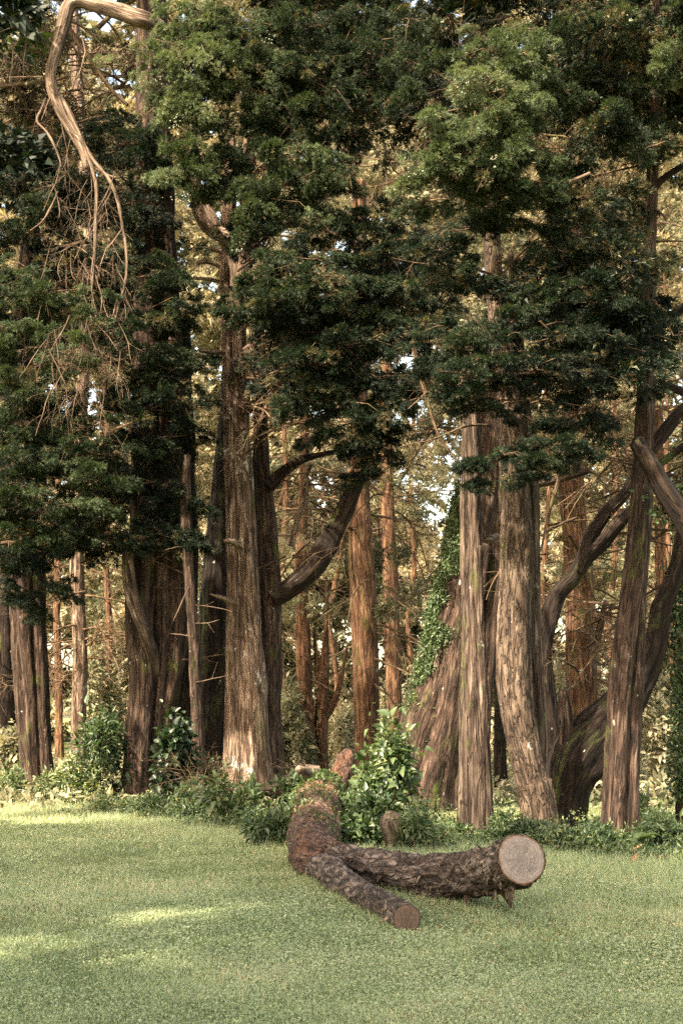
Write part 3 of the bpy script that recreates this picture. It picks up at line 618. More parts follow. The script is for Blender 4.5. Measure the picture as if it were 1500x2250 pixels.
# dark blue-green boughs sweeping down to the right of the trunk
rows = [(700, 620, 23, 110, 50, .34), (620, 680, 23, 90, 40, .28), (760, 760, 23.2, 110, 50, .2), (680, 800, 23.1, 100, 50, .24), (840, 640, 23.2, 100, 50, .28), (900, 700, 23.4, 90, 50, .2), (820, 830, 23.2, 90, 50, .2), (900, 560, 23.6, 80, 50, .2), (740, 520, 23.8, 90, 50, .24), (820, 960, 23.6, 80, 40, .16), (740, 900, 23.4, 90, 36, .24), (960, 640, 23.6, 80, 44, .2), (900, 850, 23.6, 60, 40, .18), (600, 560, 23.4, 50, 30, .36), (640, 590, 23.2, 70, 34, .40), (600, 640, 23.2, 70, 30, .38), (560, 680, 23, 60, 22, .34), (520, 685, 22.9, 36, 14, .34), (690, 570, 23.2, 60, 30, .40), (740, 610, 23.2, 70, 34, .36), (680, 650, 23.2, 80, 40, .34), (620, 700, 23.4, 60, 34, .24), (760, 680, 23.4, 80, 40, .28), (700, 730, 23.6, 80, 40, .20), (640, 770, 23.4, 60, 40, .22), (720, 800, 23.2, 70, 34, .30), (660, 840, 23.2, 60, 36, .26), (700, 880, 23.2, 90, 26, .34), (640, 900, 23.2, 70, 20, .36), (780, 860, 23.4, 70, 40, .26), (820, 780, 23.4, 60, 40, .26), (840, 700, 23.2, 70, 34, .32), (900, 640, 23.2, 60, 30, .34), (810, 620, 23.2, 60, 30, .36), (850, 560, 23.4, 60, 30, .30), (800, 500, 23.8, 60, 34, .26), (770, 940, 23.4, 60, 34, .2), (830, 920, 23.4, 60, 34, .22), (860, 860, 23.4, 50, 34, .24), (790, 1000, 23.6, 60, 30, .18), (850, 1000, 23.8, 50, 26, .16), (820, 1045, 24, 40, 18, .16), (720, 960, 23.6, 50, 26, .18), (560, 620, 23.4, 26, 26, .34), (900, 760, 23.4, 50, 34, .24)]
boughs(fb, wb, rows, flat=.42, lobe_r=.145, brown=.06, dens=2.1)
boughs(fb, wb, fill((560, -20, 960, 300), 26.5, 28, 100, .24), flat=.6, lobe_r=.19, size=.11, per=17, keep=14, wide=.14, brown=.16, dens=1.1)
boughs(fb, wb, fill((560, 500, 900, 900), 25.3, 24, 90, .12), flat=.5, lobe_r=.19, size=.11, per=16, keep=14, wide=.14, brown=.16, dens=1.1)
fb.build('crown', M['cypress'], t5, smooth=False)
for k in range(46): branchy(wb, at(rng.uniform(520, 560), rng.uniform(250, 1000), Y5 - .3), (rng.uniform(.3, 1), -rng.uniform(.3, 1), rng.uniform(-.2, .4)), rng.uniform(1.2, 2.6), .028, 2, .2, .3, 4)
deadwood(wb, scatter_spots((600, 860, 900, 1000), 14), 24, (.5, 1.2), .012)
deadwood(wb, scatter_spots((600, 900, 1000, 1300), 16), 26.8, (.8, 2.4), .022, 2, 4, .5)
wb.build('branches', M['twig'], t5)

# T10: leaning ivy-clad trunk, T11, T12
Y10 = 24.5; b = at(940, 1760, Y10)
t10 = thing('cypress_tree', 'massive fluted trunk leaning right behind upright ones, left edge clad in ferns', 'tree', (b[0], b[1], 0), TG)
stem('trunk', 'bark_red', [(925, 1780, 210), (950, 1650, 180), (982, 1500, 154), (1005, 1350, 120), (1035, 1200, 104), (1062, 1050, 92), (1080, 900, 80), (1090, 780, 60), (1095, 650, 30)], Y10, t10, seg=110, flutes=((7, .13, 0), (11, .09, 1)), flare=.2, seed=40, twist=.25)
limb('buttress', 'bark_red', [(985, 1790, 60), (1000, 1650, 50), (1022, 1500, 50), (1040, 1350, 44), (1060, 1200, 40)], Y10 - .3, t10, seg=40, flutes=((5, .3, 0),), seed=41)
limb('buttress', 'bark_red', [(1040, 1790, 50), (1050, 1650, 46), (1062, 1500, 50), (1075, 1350, 46), (1085, 1200, 44), (1092, 1000, 40)], Y10 - .1, t10, seg=40, flutes=((5, .3, 0),), seed=42)
def climbing():
    mb = MB(); n = 14000; py = rng.uniform(1060, 1720, n)
    cx = np.interp(py, [1050, 1200, 1350, 1500, 1650, 1775], [1062, 1035, 1005, 975, 950, 930]); w = np.interp(py, [1050, 1200, 1350, 1500, 1650, 1775], [92, 104, 120, 130, 140, 150])
    off = rng.beta(1.1, 3.2, n) * np.interp(py, [1080, 1400, 1600], [46, 56, 66]) * (0.85 + 0.45 * np.sin(py / 31.0) + .35 * np.sin(py / 13.0 + 1)) - np.abs(rng.normal(0, 5, n))
    px = cx - w * .49 + off
    Y = Y10 - np.sqrt(np.clip(1 - ((px - cx) / (w * .5)) ** 2, 0, 1)) * (w / 2 * Y10 / F)
    P = np.array([at(a, b_, c) for a, b_, c in zip(px, py, Y)]) + rng.normal(0, .03, (n, 3))
    out = unit(np.stack([-0.6 + rng.normal(0, .5, n), -.8 + rng.normal(0, .5, n), rng.normal(-.1, .6, n)], -1))
    D = unit(np.stack([rng.normal(-.6, .6, n), rng.normal(-.3, .5, n), rng.normal(-.4, .6, n)], -1))
    cl = vnoise(P * 2.5, 9) * .14
    broad_leaf(mb, P, D, out, rng.uniform(.045, .095, n), rng.uniform(.02, .04, n), np.clip(.52 + cl + rng.normal(0, .1, n), 0, 1))
    return tag(mb.build('climbing_fern', M['broad'], smooth=False), 'bright green climbing ferns covering the left edge of the massive leaning trunk', 'climbing plant')
climbing()
Y11 = 20.0; b = at(1042, 1825, Y11)
t11 = thing('cypress_tree', 'straight fluted grey brown trunk with a long split, left of the banded one', 'tree', (b[0], b[1], 0), TG)
stem('trunk', 'bark_grey', [(1040, 1830, 84), (1041, 1700, 76), (1040, 1550, 68), (1038, 1400, 56), (1036, 1250, 54), (1034, 1100, 50), (1034, 950, 46), (1032, 850, 40), (1034, 760, 26)], Y11, t11, seg=90, flutes=((4, .42, 1.1), (9, .16, 0)), seed=44, fine=.010, flare=.28)
limb('stem', 'bark_grey', [(1066, 1828, 40), (1064, 1700, 34), (1056, 1500, 30), (1052, 1350, 24), (1050, 1200, 20)], Y11 - .1, t11, seg=40, flutes=((3, .2, 0),), seed=45)
limb('snag', 'dead_limb', [(1090, 1182, 22, .4), (1074, 1186, 20, .2), (1064, 1186, 14, .1)], Y11, t11, seg=12, seed=46)
Y12 = 19.5; b = at(1185, 1820, Y12)
t12 = thing('cypress_tree', 'pale flaky trunk bowed at the foot with ring bands before the forked mossy tree', 'tree', (b[0], b[1], 0), TG)
stem('trunk', 'bark_flaky', [(1192, 1826, 82), (1178, 1745, 80), (1172, 1724, 84), (1169, 1716, 74), (1158, 1660, 75), (1142, 1580, 80), (1134, 1480, 82), (1134, 1380, 80), (1136, 1280, 78), (1136, 1150, 76), (1130, 1020, 66), (1118, 900, 50), (1104, 780, 44), (1088, 650, 42), (1082, 540, 42), (1076, 440, 36), (1070, 330, 26), (1070, 200, 12)], Y12, t12, seg=96, flutes=((3, .26, .5), (7, .09, 0)), flare=.16, seed=48, fine=.010, twist=0)
limb('stem', 'bark_grey', [(1186, 1700, 20, .2), (1180, 1500, 30, .2), (1176, 1350, 28, .22), (1172, 1200, 28, .3), (1164, 1050, 34, .3), (1150, 900, 36, .3), (1130, 700, 30, .4), (1122, 560, 14, .4)], Y12, t12, seg=30, seed=49)
fb, wb = MB(), MB()
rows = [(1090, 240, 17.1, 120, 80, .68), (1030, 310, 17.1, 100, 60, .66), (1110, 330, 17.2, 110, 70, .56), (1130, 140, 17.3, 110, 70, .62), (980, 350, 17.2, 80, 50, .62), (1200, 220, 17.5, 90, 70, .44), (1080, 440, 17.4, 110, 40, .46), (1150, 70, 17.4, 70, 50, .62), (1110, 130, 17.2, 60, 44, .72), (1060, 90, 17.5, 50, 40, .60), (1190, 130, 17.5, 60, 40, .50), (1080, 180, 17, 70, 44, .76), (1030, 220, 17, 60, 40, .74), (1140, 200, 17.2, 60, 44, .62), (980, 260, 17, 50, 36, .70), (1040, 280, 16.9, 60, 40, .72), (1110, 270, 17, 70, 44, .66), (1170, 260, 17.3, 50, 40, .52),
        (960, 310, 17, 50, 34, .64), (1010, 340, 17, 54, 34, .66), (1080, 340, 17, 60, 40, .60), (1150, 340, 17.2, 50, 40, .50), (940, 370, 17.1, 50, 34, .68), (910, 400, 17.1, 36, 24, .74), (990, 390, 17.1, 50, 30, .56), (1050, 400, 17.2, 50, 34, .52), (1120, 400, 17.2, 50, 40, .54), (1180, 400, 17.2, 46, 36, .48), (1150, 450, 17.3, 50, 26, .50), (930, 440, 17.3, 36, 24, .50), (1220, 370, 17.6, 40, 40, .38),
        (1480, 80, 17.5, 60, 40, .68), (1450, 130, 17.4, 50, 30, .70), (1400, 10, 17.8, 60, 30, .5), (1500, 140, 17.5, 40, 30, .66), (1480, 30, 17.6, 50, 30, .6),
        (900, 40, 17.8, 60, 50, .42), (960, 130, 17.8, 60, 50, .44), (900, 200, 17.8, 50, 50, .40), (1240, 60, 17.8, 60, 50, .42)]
boughs(fb, wb, rows, flat=.7, feather=.75, lobe_r=.09, brown=.035, dens=4.0, size=.055, per=28)  # pale tint here imitates light falling on the near crown
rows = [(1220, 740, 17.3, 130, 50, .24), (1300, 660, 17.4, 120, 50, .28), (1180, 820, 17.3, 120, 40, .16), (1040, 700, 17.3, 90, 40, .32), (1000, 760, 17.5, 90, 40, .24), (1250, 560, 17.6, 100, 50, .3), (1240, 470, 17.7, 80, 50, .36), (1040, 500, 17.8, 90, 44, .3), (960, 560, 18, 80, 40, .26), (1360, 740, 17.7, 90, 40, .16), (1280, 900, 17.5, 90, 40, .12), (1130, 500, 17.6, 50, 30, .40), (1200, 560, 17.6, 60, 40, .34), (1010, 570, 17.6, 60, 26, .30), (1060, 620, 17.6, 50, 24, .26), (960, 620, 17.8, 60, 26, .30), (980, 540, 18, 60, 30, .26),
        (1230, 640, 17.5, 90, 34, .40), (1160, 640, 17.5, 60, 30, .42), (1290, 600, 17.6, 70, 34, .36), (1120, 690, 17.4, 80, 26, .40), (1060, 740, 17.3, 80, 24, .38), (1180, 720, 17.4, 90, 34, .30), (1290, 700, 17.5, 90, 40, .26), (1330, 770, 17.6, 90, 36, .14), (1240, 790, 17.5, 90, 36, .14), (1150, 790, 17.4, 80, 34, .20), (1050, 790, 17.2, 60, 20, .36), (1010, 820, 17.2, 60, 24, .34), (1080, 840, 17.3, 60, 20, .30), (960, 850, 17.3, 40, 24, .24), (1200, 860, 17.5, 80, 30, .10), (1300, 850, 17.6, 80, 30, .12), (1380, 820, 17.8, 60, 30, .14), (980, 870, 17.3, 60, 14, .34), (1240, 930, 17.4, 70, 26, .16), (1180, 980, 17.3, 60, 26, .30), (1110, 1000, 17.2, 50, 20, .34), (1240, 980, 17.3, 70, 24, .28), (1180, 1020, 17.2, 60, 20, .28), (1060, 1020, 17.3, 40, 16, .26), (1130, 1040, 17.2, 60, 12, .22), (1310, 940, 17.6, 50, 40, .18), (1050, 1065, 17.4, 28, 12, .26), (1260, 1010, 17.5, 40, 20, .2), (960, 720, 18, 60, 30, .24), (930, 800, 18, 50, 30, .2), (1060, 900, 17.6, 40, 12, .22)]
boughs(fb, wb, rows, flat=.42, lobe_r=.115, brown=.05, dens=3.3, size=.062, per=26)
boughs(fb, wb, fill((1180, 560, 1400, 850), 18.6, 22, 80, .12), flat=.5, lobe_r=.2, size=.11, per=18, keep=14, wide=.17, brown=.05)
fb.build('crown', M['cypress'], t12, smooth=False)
for k in range(44): branchy(wb, at(rng.uniform(1060, 1130), rng.uniform(200, 950), Y12 - .3), (rng.uniform(-1, 1), -rng.uniform(.2, 1), rng.uniform(-.3, .4)), rng.uniform(.8, 1.8), .02, 2, .2, .3, 4)
for pp in ([(905, 750), (925, 830), (945, 900), (965, 960), (1010, 1020)], [(1240, 960), (1230, 1040), (1205, 1130), (1190, 1200)]):
    twig(wb, spline([at(a, c, 18.8) for a, c in pp], .1), .035, .015, 8)
wb.build('branches', M['twig'], t12)
limb('snag', 'dead_limb', [(1240, 405, 11), (1270, 392, 10), (1296, 380, 9)], 17.2, t12, seg=8, seed=50)

# T13: forked mossy tree behind with big limbs
Y13 = 20.6; b = at(1240, 1820, Y13)
t13 = thing('cypress_tree', 'dark mossy tree forking low into thick crooked limbs behind the banded trunk', 'tree', (b[0], b[1], 0), TG)
stem('trunk', 'bark_dark', [(1240, 1825, 100), (1242, 1760, 96), (1250, 1710, 110), (1275, 1660, 128), (1312, 1612, 116), (1360, 1560, 96), (1404, 1505, 66), (1440, 1420, 54), (1452, 1340, 46), (1480, 1270, 38), (1510, 1150, 40), (1540, 1000, 34)], Y13, t13, seg=60, flutes=((5, .14, 0),), seed=52, flare=.1)
limb('stem', 'bark_dark', [(1212, 1830, 60), (1210, 1720, 60), (1208, 1600, 50), (1200, 1500, 42), (1192, 1430, 44), (1206, 1360, 46), (1228, 1305, 36), (1262, 1268, 34), (1290, 1215, 36), (1304, 1170, 32), (1336, 1120, 32), (1372, 1085, 26), (1400, 1040, 20), (1452, 1016, 18), (1510, 975, 15)], Y13 + .4, t13, seg=36, seed=53, rough=.14)
limb('side_limb', 'bark_dark', [(1275, 1260, 20), (1290, 1230, 30), (1330, 1190, 32), (1370, 1140, 30), (1410, 1110, 22)], Y13 + .2, t13, seg=24, seed=54, rough=.14)
limb('snapped_stub', 'bark_red', [(1240, 1700, 44), (1245, 1620, 40), (1240, 1560, 32), (1238, 1520, 22)], Y13 - .1, t13, seg=30, flutes=((4, .3, 0),), seed=55)
limb('side_limb', 'bark_red', [(1165, 1060, 22), (1200, 1058, 22), (1240, 1048, 20), (1290, 1034, 18)], Y13 + .3, t13, seg=16, seed=56)
wb = MB()
deadwood(wb, scatter_spots((1190, 860, 1500, 1500), 50), Y13 + .8, (.6, 2.2), .022, 2, 4, .3); wb.build('dead_branches', M['twig'], t13)

# T14: right hand red-brown double trunk, dark above
Y14 = 19.0; b = at(1360, 1830, Y14)
t14 = thing('cypress_tree', 'upright red brown trunk of fused stems flecked with lichen near the right edge', 'tree', (b[0], b[1], 0), TG)
stem('trunk', 'bark_red', [(1350, 1835, 62), (1356, 1700, 62), (1364, 1550, 62), (1378, 1400, 64), (1396, 1250, 58), (1408, 1100, 52), (1415, 950, 50), (1420, 800, 44), (1425, 600, 36), (1432, 400, 28), (1440, 150, 24), (1445, -200, 20)], Y14, t14, seg=80, flutes=((4, .4, 2.0), (8, .16, 0)), seed=60, flare=.3)
limb('stem', 'bark_red', [(1386, 1830, 36), (1388, 1700, 34), (1396, 1550, 34), (1404, 1400, 30), (1410, 1250, 24)], Y14 - .02, t14, seg=30, flutes=((3, .2, 0),), seed=61)
limb('side_limb', 'bark_dark', [(1430, 990, 30), (1455, 955, 34), (1485, 915, 32), (1520, 880, 30), (1580, 800, 24)], Y14, t14, seg=24, seed=62)
limb('side_limb', 'bark_dark', [(1425, 840, 24), (1470, 850, 20), (1520, 870, 16)], Y14, t14, seg=16, seed=63)
limb('side_limb', 'bark_dark', [(1430, 420, 20), (1460, 390, 18), (1520, 350, 14)], Y14, t14, seg=14, seed=64)
limb('side_limb', 'bark_dark', [(1440, 720, 18), (1480, 690, 15), (1530, 640, 12)], Y14, t14, seg=14, seed=65)
fb, wb = MB(), MB()
boughs(fb, wb, fill((1240, 0, 1520, 330), 18.2, 30, 70, .26), flat=.7, lobe_r=.17, size=.08, per=32, keep=18, brown=.14, dens=1.5)
boughs(fb, wb, fill((1240, 300, 1400, 620), 18.4, 20, 60, .26), flat=.7, lobe_r=.17, size=.08, per=32, keep=18, brown=.2, dens=1.3)
boughs(fb, wb, fill((1380, 560, 1520, 760), 18.8, 7, 44, .2), flat=.5, lobe_r=.16, size=.09, per=20, keep=16, brown=.1, dens=1.2)
boughs(fb, wb, fill((900, -60, 1500, 250), 20.5, 40, 90, .12), flat=.7, lobe_r=.18, size=.11, per=18, keep=14, wide=.14, brown=.16, dens=1.2)
fb.build('crown', M['cypress'], t14, smooth=False)
for k in range(18): branchy(wb, at(rng.uniform(1400, 1440), rng.uniform(50, 1100), Y14 + .2), (rng.choice([-1, 1]) * rng.uniform(.3, 1), rng.uniform(-.5, 1), rng.uniform(-.2, .5)), rng.uniform(.8, 1.8), .018, 2, .2, .35, 4)
wb.build('branches', M['twig'], t14)

# T15: right edge tree with ivy and hanging limb
Y15 = 21.0; b = at(1505, 1815, Y15)
t15 = thing('cypress_tree', 'trunk cut by the right edge of view with a mossy snapped limb leaning out', 'tree', (b[0], b[1], 0), TG)
stem('trunk', 'bark_red', [(1512, 1820, 52), (1510, 1700, 46), (1516, 1500, 44), (1520, 1200, 42), (1520, 800, 40), (1520, 300, 34), (1520, -200, 26)], Y15, t15, seg=40, seed=70)
limb('snapped_limb', 'bark_dark', [(1520, 1180, 52), (1490, 1120, 48), (1462, 1075, 46), (1436, 1030, 42), (1412, 990, 40), (1398, 968, 36)], Y14 - 1.2, t15, seg=30, seed=71)
mb = MB(); n = 2600; py = rng.uniform(1250, 1760, n); P = np.array([at(rng.normal(1500, 16), q, Y15 - .35) for q in py]) + rng.normal(0, .05, (n, 3))
broad_leaf(mb, P, unit(rng.normal(0, 1, (n, 3)) + [0, 0, -.5]), unit(rng.normal(0, .6, (n, 3)) + [-.3, -1, .2]), rng.uniform(.05, .1, n), rng.uniform(.03, .05, n), np.clip(rng.normal(.45, .12, n), 0, 1))
P = np.array([at(rng.normal(1480, 22), q, Y14 - 1.0) for q in rng.uniform(1060, 1150, 500)]) + rng.normal(0, .05, (500, 3))
broad_leaf(mb, P, unit(rng.normal(0, 1, (500, 3)) + [0, 0, -.5]), unit(rng.normal(0, .6, (500, 3)) + [-.3, -1, .2]), rng.uniform(.04, .08, 500), rng.uniform(.03, .05, 500), np.clip(rng.normal(.4, .12, 500), 0, 1))
tag(mb.build('ivy', M['broad'], smooth=False), 'green ivy climbing the trunk cut by the right edge of view', 'climbing plant')

def cones(parent, spots, Y):
    mb = MB(); o = np.array([[1, 0, 0], [-1, 0, 0], [0, 1, 0], [0, -1, 0], [0, 0, 1], [0, 0, -1]], float)
    F3 = [[0, 2, 4], [2, 1, 4], [1, 3, 4], [3, 0, 4], [2, 0, 5], [1, 2, 5], [3, 1, 5], [0, 3, 5]]
    for (px, py, r, n) in spots:
        for k in range(n): mb.add(o * rng.uniform(.008, .019) + at(px + rng.normal(0, r), py + rng.normal(0, r), Y - rng.uniform(.1, .6)), f3=F3, tint=rng.random())
    tag(mb.build('seed_cones', M['cone'], parent), kind='stuff')
cones(t5, [(360, 175, 16, 16), (385, 270, 12, 26), (590, 85, 9, 14), (395, 435, 12, 20), (525, 545, 7, 12)], 23.0)
cones(t12, [(1160, 35, 8, 10), (1020, 180, 16, 12), (1085, 350, 6, 9), (900, 380, 10, 8), (1385, 40, 6, 8)], 16.6)

# upper canopy above the frame: front row crown tops, and an added unseen tree shading the lawn
def canopy(parent, cx, cy, cz, R, n, seed):
    mb = MB()
    for k in range(n):
        d = unit(rng.normal(0, 1, (1, 3)))[0] * rng.uniform(.2, 1) ** .4
        c = np.array([cx, cy, cz]) + d * np.array(R)
        ztop = at(750, -60, c[1])[2] if c[1] > 2 else 99
        if c[2] < ztop + .8 and abs(c[0]) < c[1] * .27: continue
        bough(mb, None, c, (1.3, 1.3, .7), lobes=9, per=12, lobe_r=.6, size=.42, tint=.25 + rng.normal(0, .05), keep=9, flat=.6, wide=.32)
    return mb.build('upper_crown', M['cypress'], parent, smooth=False)
shade_tree = thing('cypress_tree', 'unseen tall cypress added outside the left edge to shade the lawn', 'tree', (-9.5, 4, 0), TG)  # added tree, out of view, placed only to shade the lawn
mb = MB(); tube(mb, [[-9.5, 4, -.2, .6], [-9.3, 4, 4, .5], [-9.4, 4, 10, .4], [-9.2, 4, 18, .15]], seg=40, step=.1, flutes=((6, .2, 0),), flare=.2); mb.build('trunk', M['bark_red'], shade_tree)
canopy(shade_tree, -7.6, 1.5, 12.5, (5.6, 8.5, 4.6), 168, 9)
canopy(shade_tree, -11.2, 11, 12, (3, 4, 4), 38, 10)
canopy(t1, -7, 27, 17, (4, 4, 5), 30, 1)
canopy(t3, -3, 27, 19, (3, 3, 4), 20, 2)
canopy(t5, 0, 26, 18, (3, 3, 4), 20, 3)
canopy(t12, 3, 20, 15, (3, 3, 3), 25, 4)
canopy(t14, 7, 19, 13, (3, 3, 4), 40, 5)

# ------------------------------------------------------------------ background trees
BG = 'sunlit reddish trunks further back in the wood'
def bg_tree(label, path, Y, mat='bark_orange', limbs=(), nfol=10, ftint=.5, nd=34, group=BG, top=None, fr=None):
    b = at(path[0][0], path[0][1], Y)
    t = thing('woodland_tree', label, 'tree', (b[0], b[1], 0), group)
    stem('trunk', mat, path, Y, t, seg=32, flutes=((4, .12, 0),), fine=.014, seed=int(path[0][0]))
    for k, l in enumerate(limbs): limb('limb', mat, l, Y + .1, t, seg=14, seed=k + 3)
    wb, fb = MB(), MB()
    ys = [q[1] for q in path]; xs = [q[0] for q in path]
    for k in range(nd):
        py = rng.uniform(100, 1500); px = np.interp(-py, [-y for y in ys], xs)
        branchy(wb, at(px, py, Y), (rng.choice([-1, 1]) * rng.uniform(.4, 1), rng.normal(0, .7), rng.uniform(-.3, .4)), rng.uniform(1.2, 3.6), .036, 2, .12, .35, 6)
    wb.build('dead_branches', M['twig_far' if rng.random() < .5 else 'twig'], t)
    for k in range(nfol):
        py = rng.uniform(*(fr or (150, 1350))); px = np.interp(-py, [-y for y in ys], xs) + rng.normal(0, 120)
        ftint_k = rng.choice([ftint - .35, ftint, ftint + .15])
        bough(fb, None, at(px, py, Y + rng.normal(0, 2)), (1.1, 1.1, .5), lobes=14, per=12, lobe_r=.35, size=.2, wide=.13, tint=ftint_k + rng.normal(0, .1), keep=12, flat=.6)
    fb.build('crown', M['far_leaf'], t, smooth=False)
    return t
bg_tree('orange brown trunk rising straight behind the fallen log with a forked twin beside it', [(680, 1712, 38), (676, 1600, 34), (668, 1450, 34), (662, 1300, 32), (662, 1200, 26), (668, 1050, 22), (670, 800, 18)], 37, limbs=[[(705, 1712, 34), (706, 1600, 30), (712, 1480, 22), (716, 1380, 12), (720, 1280, 9)], [(712, 1580, 18), (735, 1540, 15), (752, 1480, 10), (762, 1420, 7)], [(708, 1540, 14), (696, 1460, 10), (690, 1380, 7)]])
bg_tree('stout dark orange trunk in the gap left of the massive leaning one', [(808, 1690, 62), (806, 1600, 60), (803, 1450, 62), (798, 1300, 58), (792, 1180, 54), (790, 1050, 44), (790, 800, 38), (790, 400, 30)], 34, nfol=8)
bg_tree('narrow orange trunk just right of the stout one in the gap', [(868, 1690, 38), (866, 1550, 34), (862, 1420, 38), (858, 1280, 36), (852, 1150, 32), (850, 950, 26), (850, 600, 20)], 42)
bg_tree('large sunlit trunk with hanging pale twigs seen right of the flaky banded one', [(1285, 1700, 76), (1280, 1600, 72), (1275, 1450, 70), (1272, 1300, 66), (1262, 1150, 60), (1256, 1050, 56), (1255, 900, 44), (1255, 500, 30)], 31, limbs=[[(1300, 1440, 20), (1318, 1380, 16), (1330, 1320, 10)]], nfol=6)
wp = MB(); deadwood(wp, scatter_spots((1245, 1330, 1300, 1400), 9), 30.2, (.5, 1.2), .018, 2, 4, 1.5)
wp.build('pale_twigs', M['dead_limb'], bpy.data.objects['woodland_tree.003'])
bg_tree('thin dark trunk glimpsed low between the split trunk and the banded one', [(1100, 1740, 28), (1098, 1650, 26), (1096, 1500, 24), (1096, 1200, 22), (1090, 800, 18)], 30, 'bark_dark', nfol=4, nd=5)
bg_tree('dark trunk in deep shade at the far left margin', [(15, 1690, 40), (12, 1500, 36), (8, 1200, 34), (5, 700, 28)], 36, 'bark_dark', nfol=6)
bg_tree('slim crooked trunk standing behind the upright red brown one at right', [(1440, 1720, 26), (1448, 1500, 22), (1452, 1300, 26), (1450, 1150, 22), (1446, 800, 18)], 33, nfol=6)
shared = 'slender sunlit trunk deep in the wood among others of its kind'
for (px, Y, w) in [(130, 46, 16), (240, 42, 14), (620, 48, 15), (740, 44, 12), (905, 48, 13), (1190, 46, 13), (1345, 45, 15), (1475, 42, 13)]:
    lean = rng.normal(0, 14)
    bg_tree(shared, [(px, 1570 + 5000 / Y, w * 1.3), (px + lean * .2, 1500, w), (px + lean * .8 + rng.normal(0, 9), 1370, w * .95), (px + lean * .6, 1250, w * .9), (px + lean + rng.normal(0, 14), 1050, w * .8), (px + lean, 850, w * .6), (px + lean * 1.5 + rng.normal(0, 10), 600, w * .4)], Y, nfol=9, nd=26, group='slender trunks deep in the wood')

# thicket tangle
def far_wood():
    mb = MB(); n = 760
    for k in range(n):
        Y = rng.uniform(50, 80); X = rng.uniform(-.30, .30) * Y * 1.25; Z = rng.uniform(0, 1) ** 1.1 * 38
        t = .72 + rng.normal(0, .26)  # raised tint brightens the wood in place of stronger sunlight
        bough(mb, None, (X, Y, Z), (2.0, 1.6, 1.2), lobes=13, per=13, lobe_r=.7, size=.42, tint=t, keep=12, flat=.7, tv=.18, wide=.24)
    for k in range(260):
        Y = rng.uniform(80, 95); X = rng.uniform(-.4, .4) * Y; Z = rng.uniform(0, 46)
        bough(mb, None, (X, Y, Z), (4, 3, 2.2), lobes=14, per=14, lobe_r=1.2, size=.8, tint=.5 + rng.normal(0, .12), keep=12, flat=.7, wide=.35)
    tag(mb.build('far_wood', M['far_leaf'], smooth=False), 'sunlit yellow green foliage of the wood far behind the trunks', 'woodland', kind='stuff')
far_wood()

def bush(name, label, px, py, Y, w, h, leaf=(.05, .09), wid=.5, n=1500, tint=.5, tv=.12, mat='broad', depth=None, up=.3, cat='shrub', group=None, stems=True, flowers=0, lumps=7, grad=0):
    """w,h in photo px; base at row py"""
    s = Y / F; W = w * s / 2; H = h * s; base = at(px, py, Y); base[2] = 0.0
    Dp = depth or W * .7
    t = thing(name, label, cat, base, group)
    mb = MB(); C = []
    for k in range(lumps):
        a = rng.uniform(-1, 1); z = rng.uniform(.15, .8)
        C.append((base + np.array([a * W * .8 * (1.05 - z * .35), rng.uniform(-.8, .8) * Dp, z * H * (1 - .25 * abs(a))]), rng.uniform(.35, .55)))
    C.append((base + np.array([rng.uniform(-.4, .4) * W, 0, H * .62]), .4))
    idx = rng.integers(0, len(C), n); cc = np.array([c for c, _ in C])[idx]; rr = np.array([r for _, r in C])[idx]
    d = unit(rng.normal(0, 1, (n, 3)) + [0, -.2, .3]); P = cc + d * (rr * np.where(rng.random(n) < .12, rng.uniform(1, 1.45, n), rng.uniform(.4, 1, n)))[:, None] * np.array([W, Dp, H * .75])
    P[:, 2] = np.maximum(P[:, 2], .02 + rng.uniform(0, .05, n))
    D = unit(d + rng.normal(0, .5, (n, 3)) + [0, 0, -.1]); N = unit(rng.normal(0, .45, (n, 3)) + np.array([0, -.35, 1]) + d * .4)
    L = rng.uniform(*leaf, n) * np.exp(rng.normal(0, .28, n))
    tt = np.clip(tint + vnoise(P * 5, 5) * .12 + rng.normal(0, tv, n), 0, 1)
    broad_leaf(mb, P, D, N, L, L * wid, tt)
    mb.build('foliage', M[mat], t, smooth=False)
    if stems:
        sb = MB()
        for k in range(16):
            e = P[rng.integers(0, n)]; b0 = base + np.array([rng.normal(0, W * .2), rng.normal(0, Dp * .2), -.03])
            twig(sb, [b0, (b0 + e) / 2 + rng.normal(0, .03, 3), e], .008, .003)
        sb.build('stems', M['twig'], t)
    if flowers:
        f = MB(); k = rng.integers(0, n, flowers); q = P[k] + d[k] * .02
        broad_leaf(f, np.repeat(q, 4, 0), unit(rng.normal(0, 1, (flowers * 4, 3))), unit(rng.normal(0, .5, (flowers * 4, 3)) + [0, -.5, 1]), .022, .016, rng.uniform(0, 1, flowers * 4))
        f.build('flowers', M['white'], t, smooth=False)
    return t
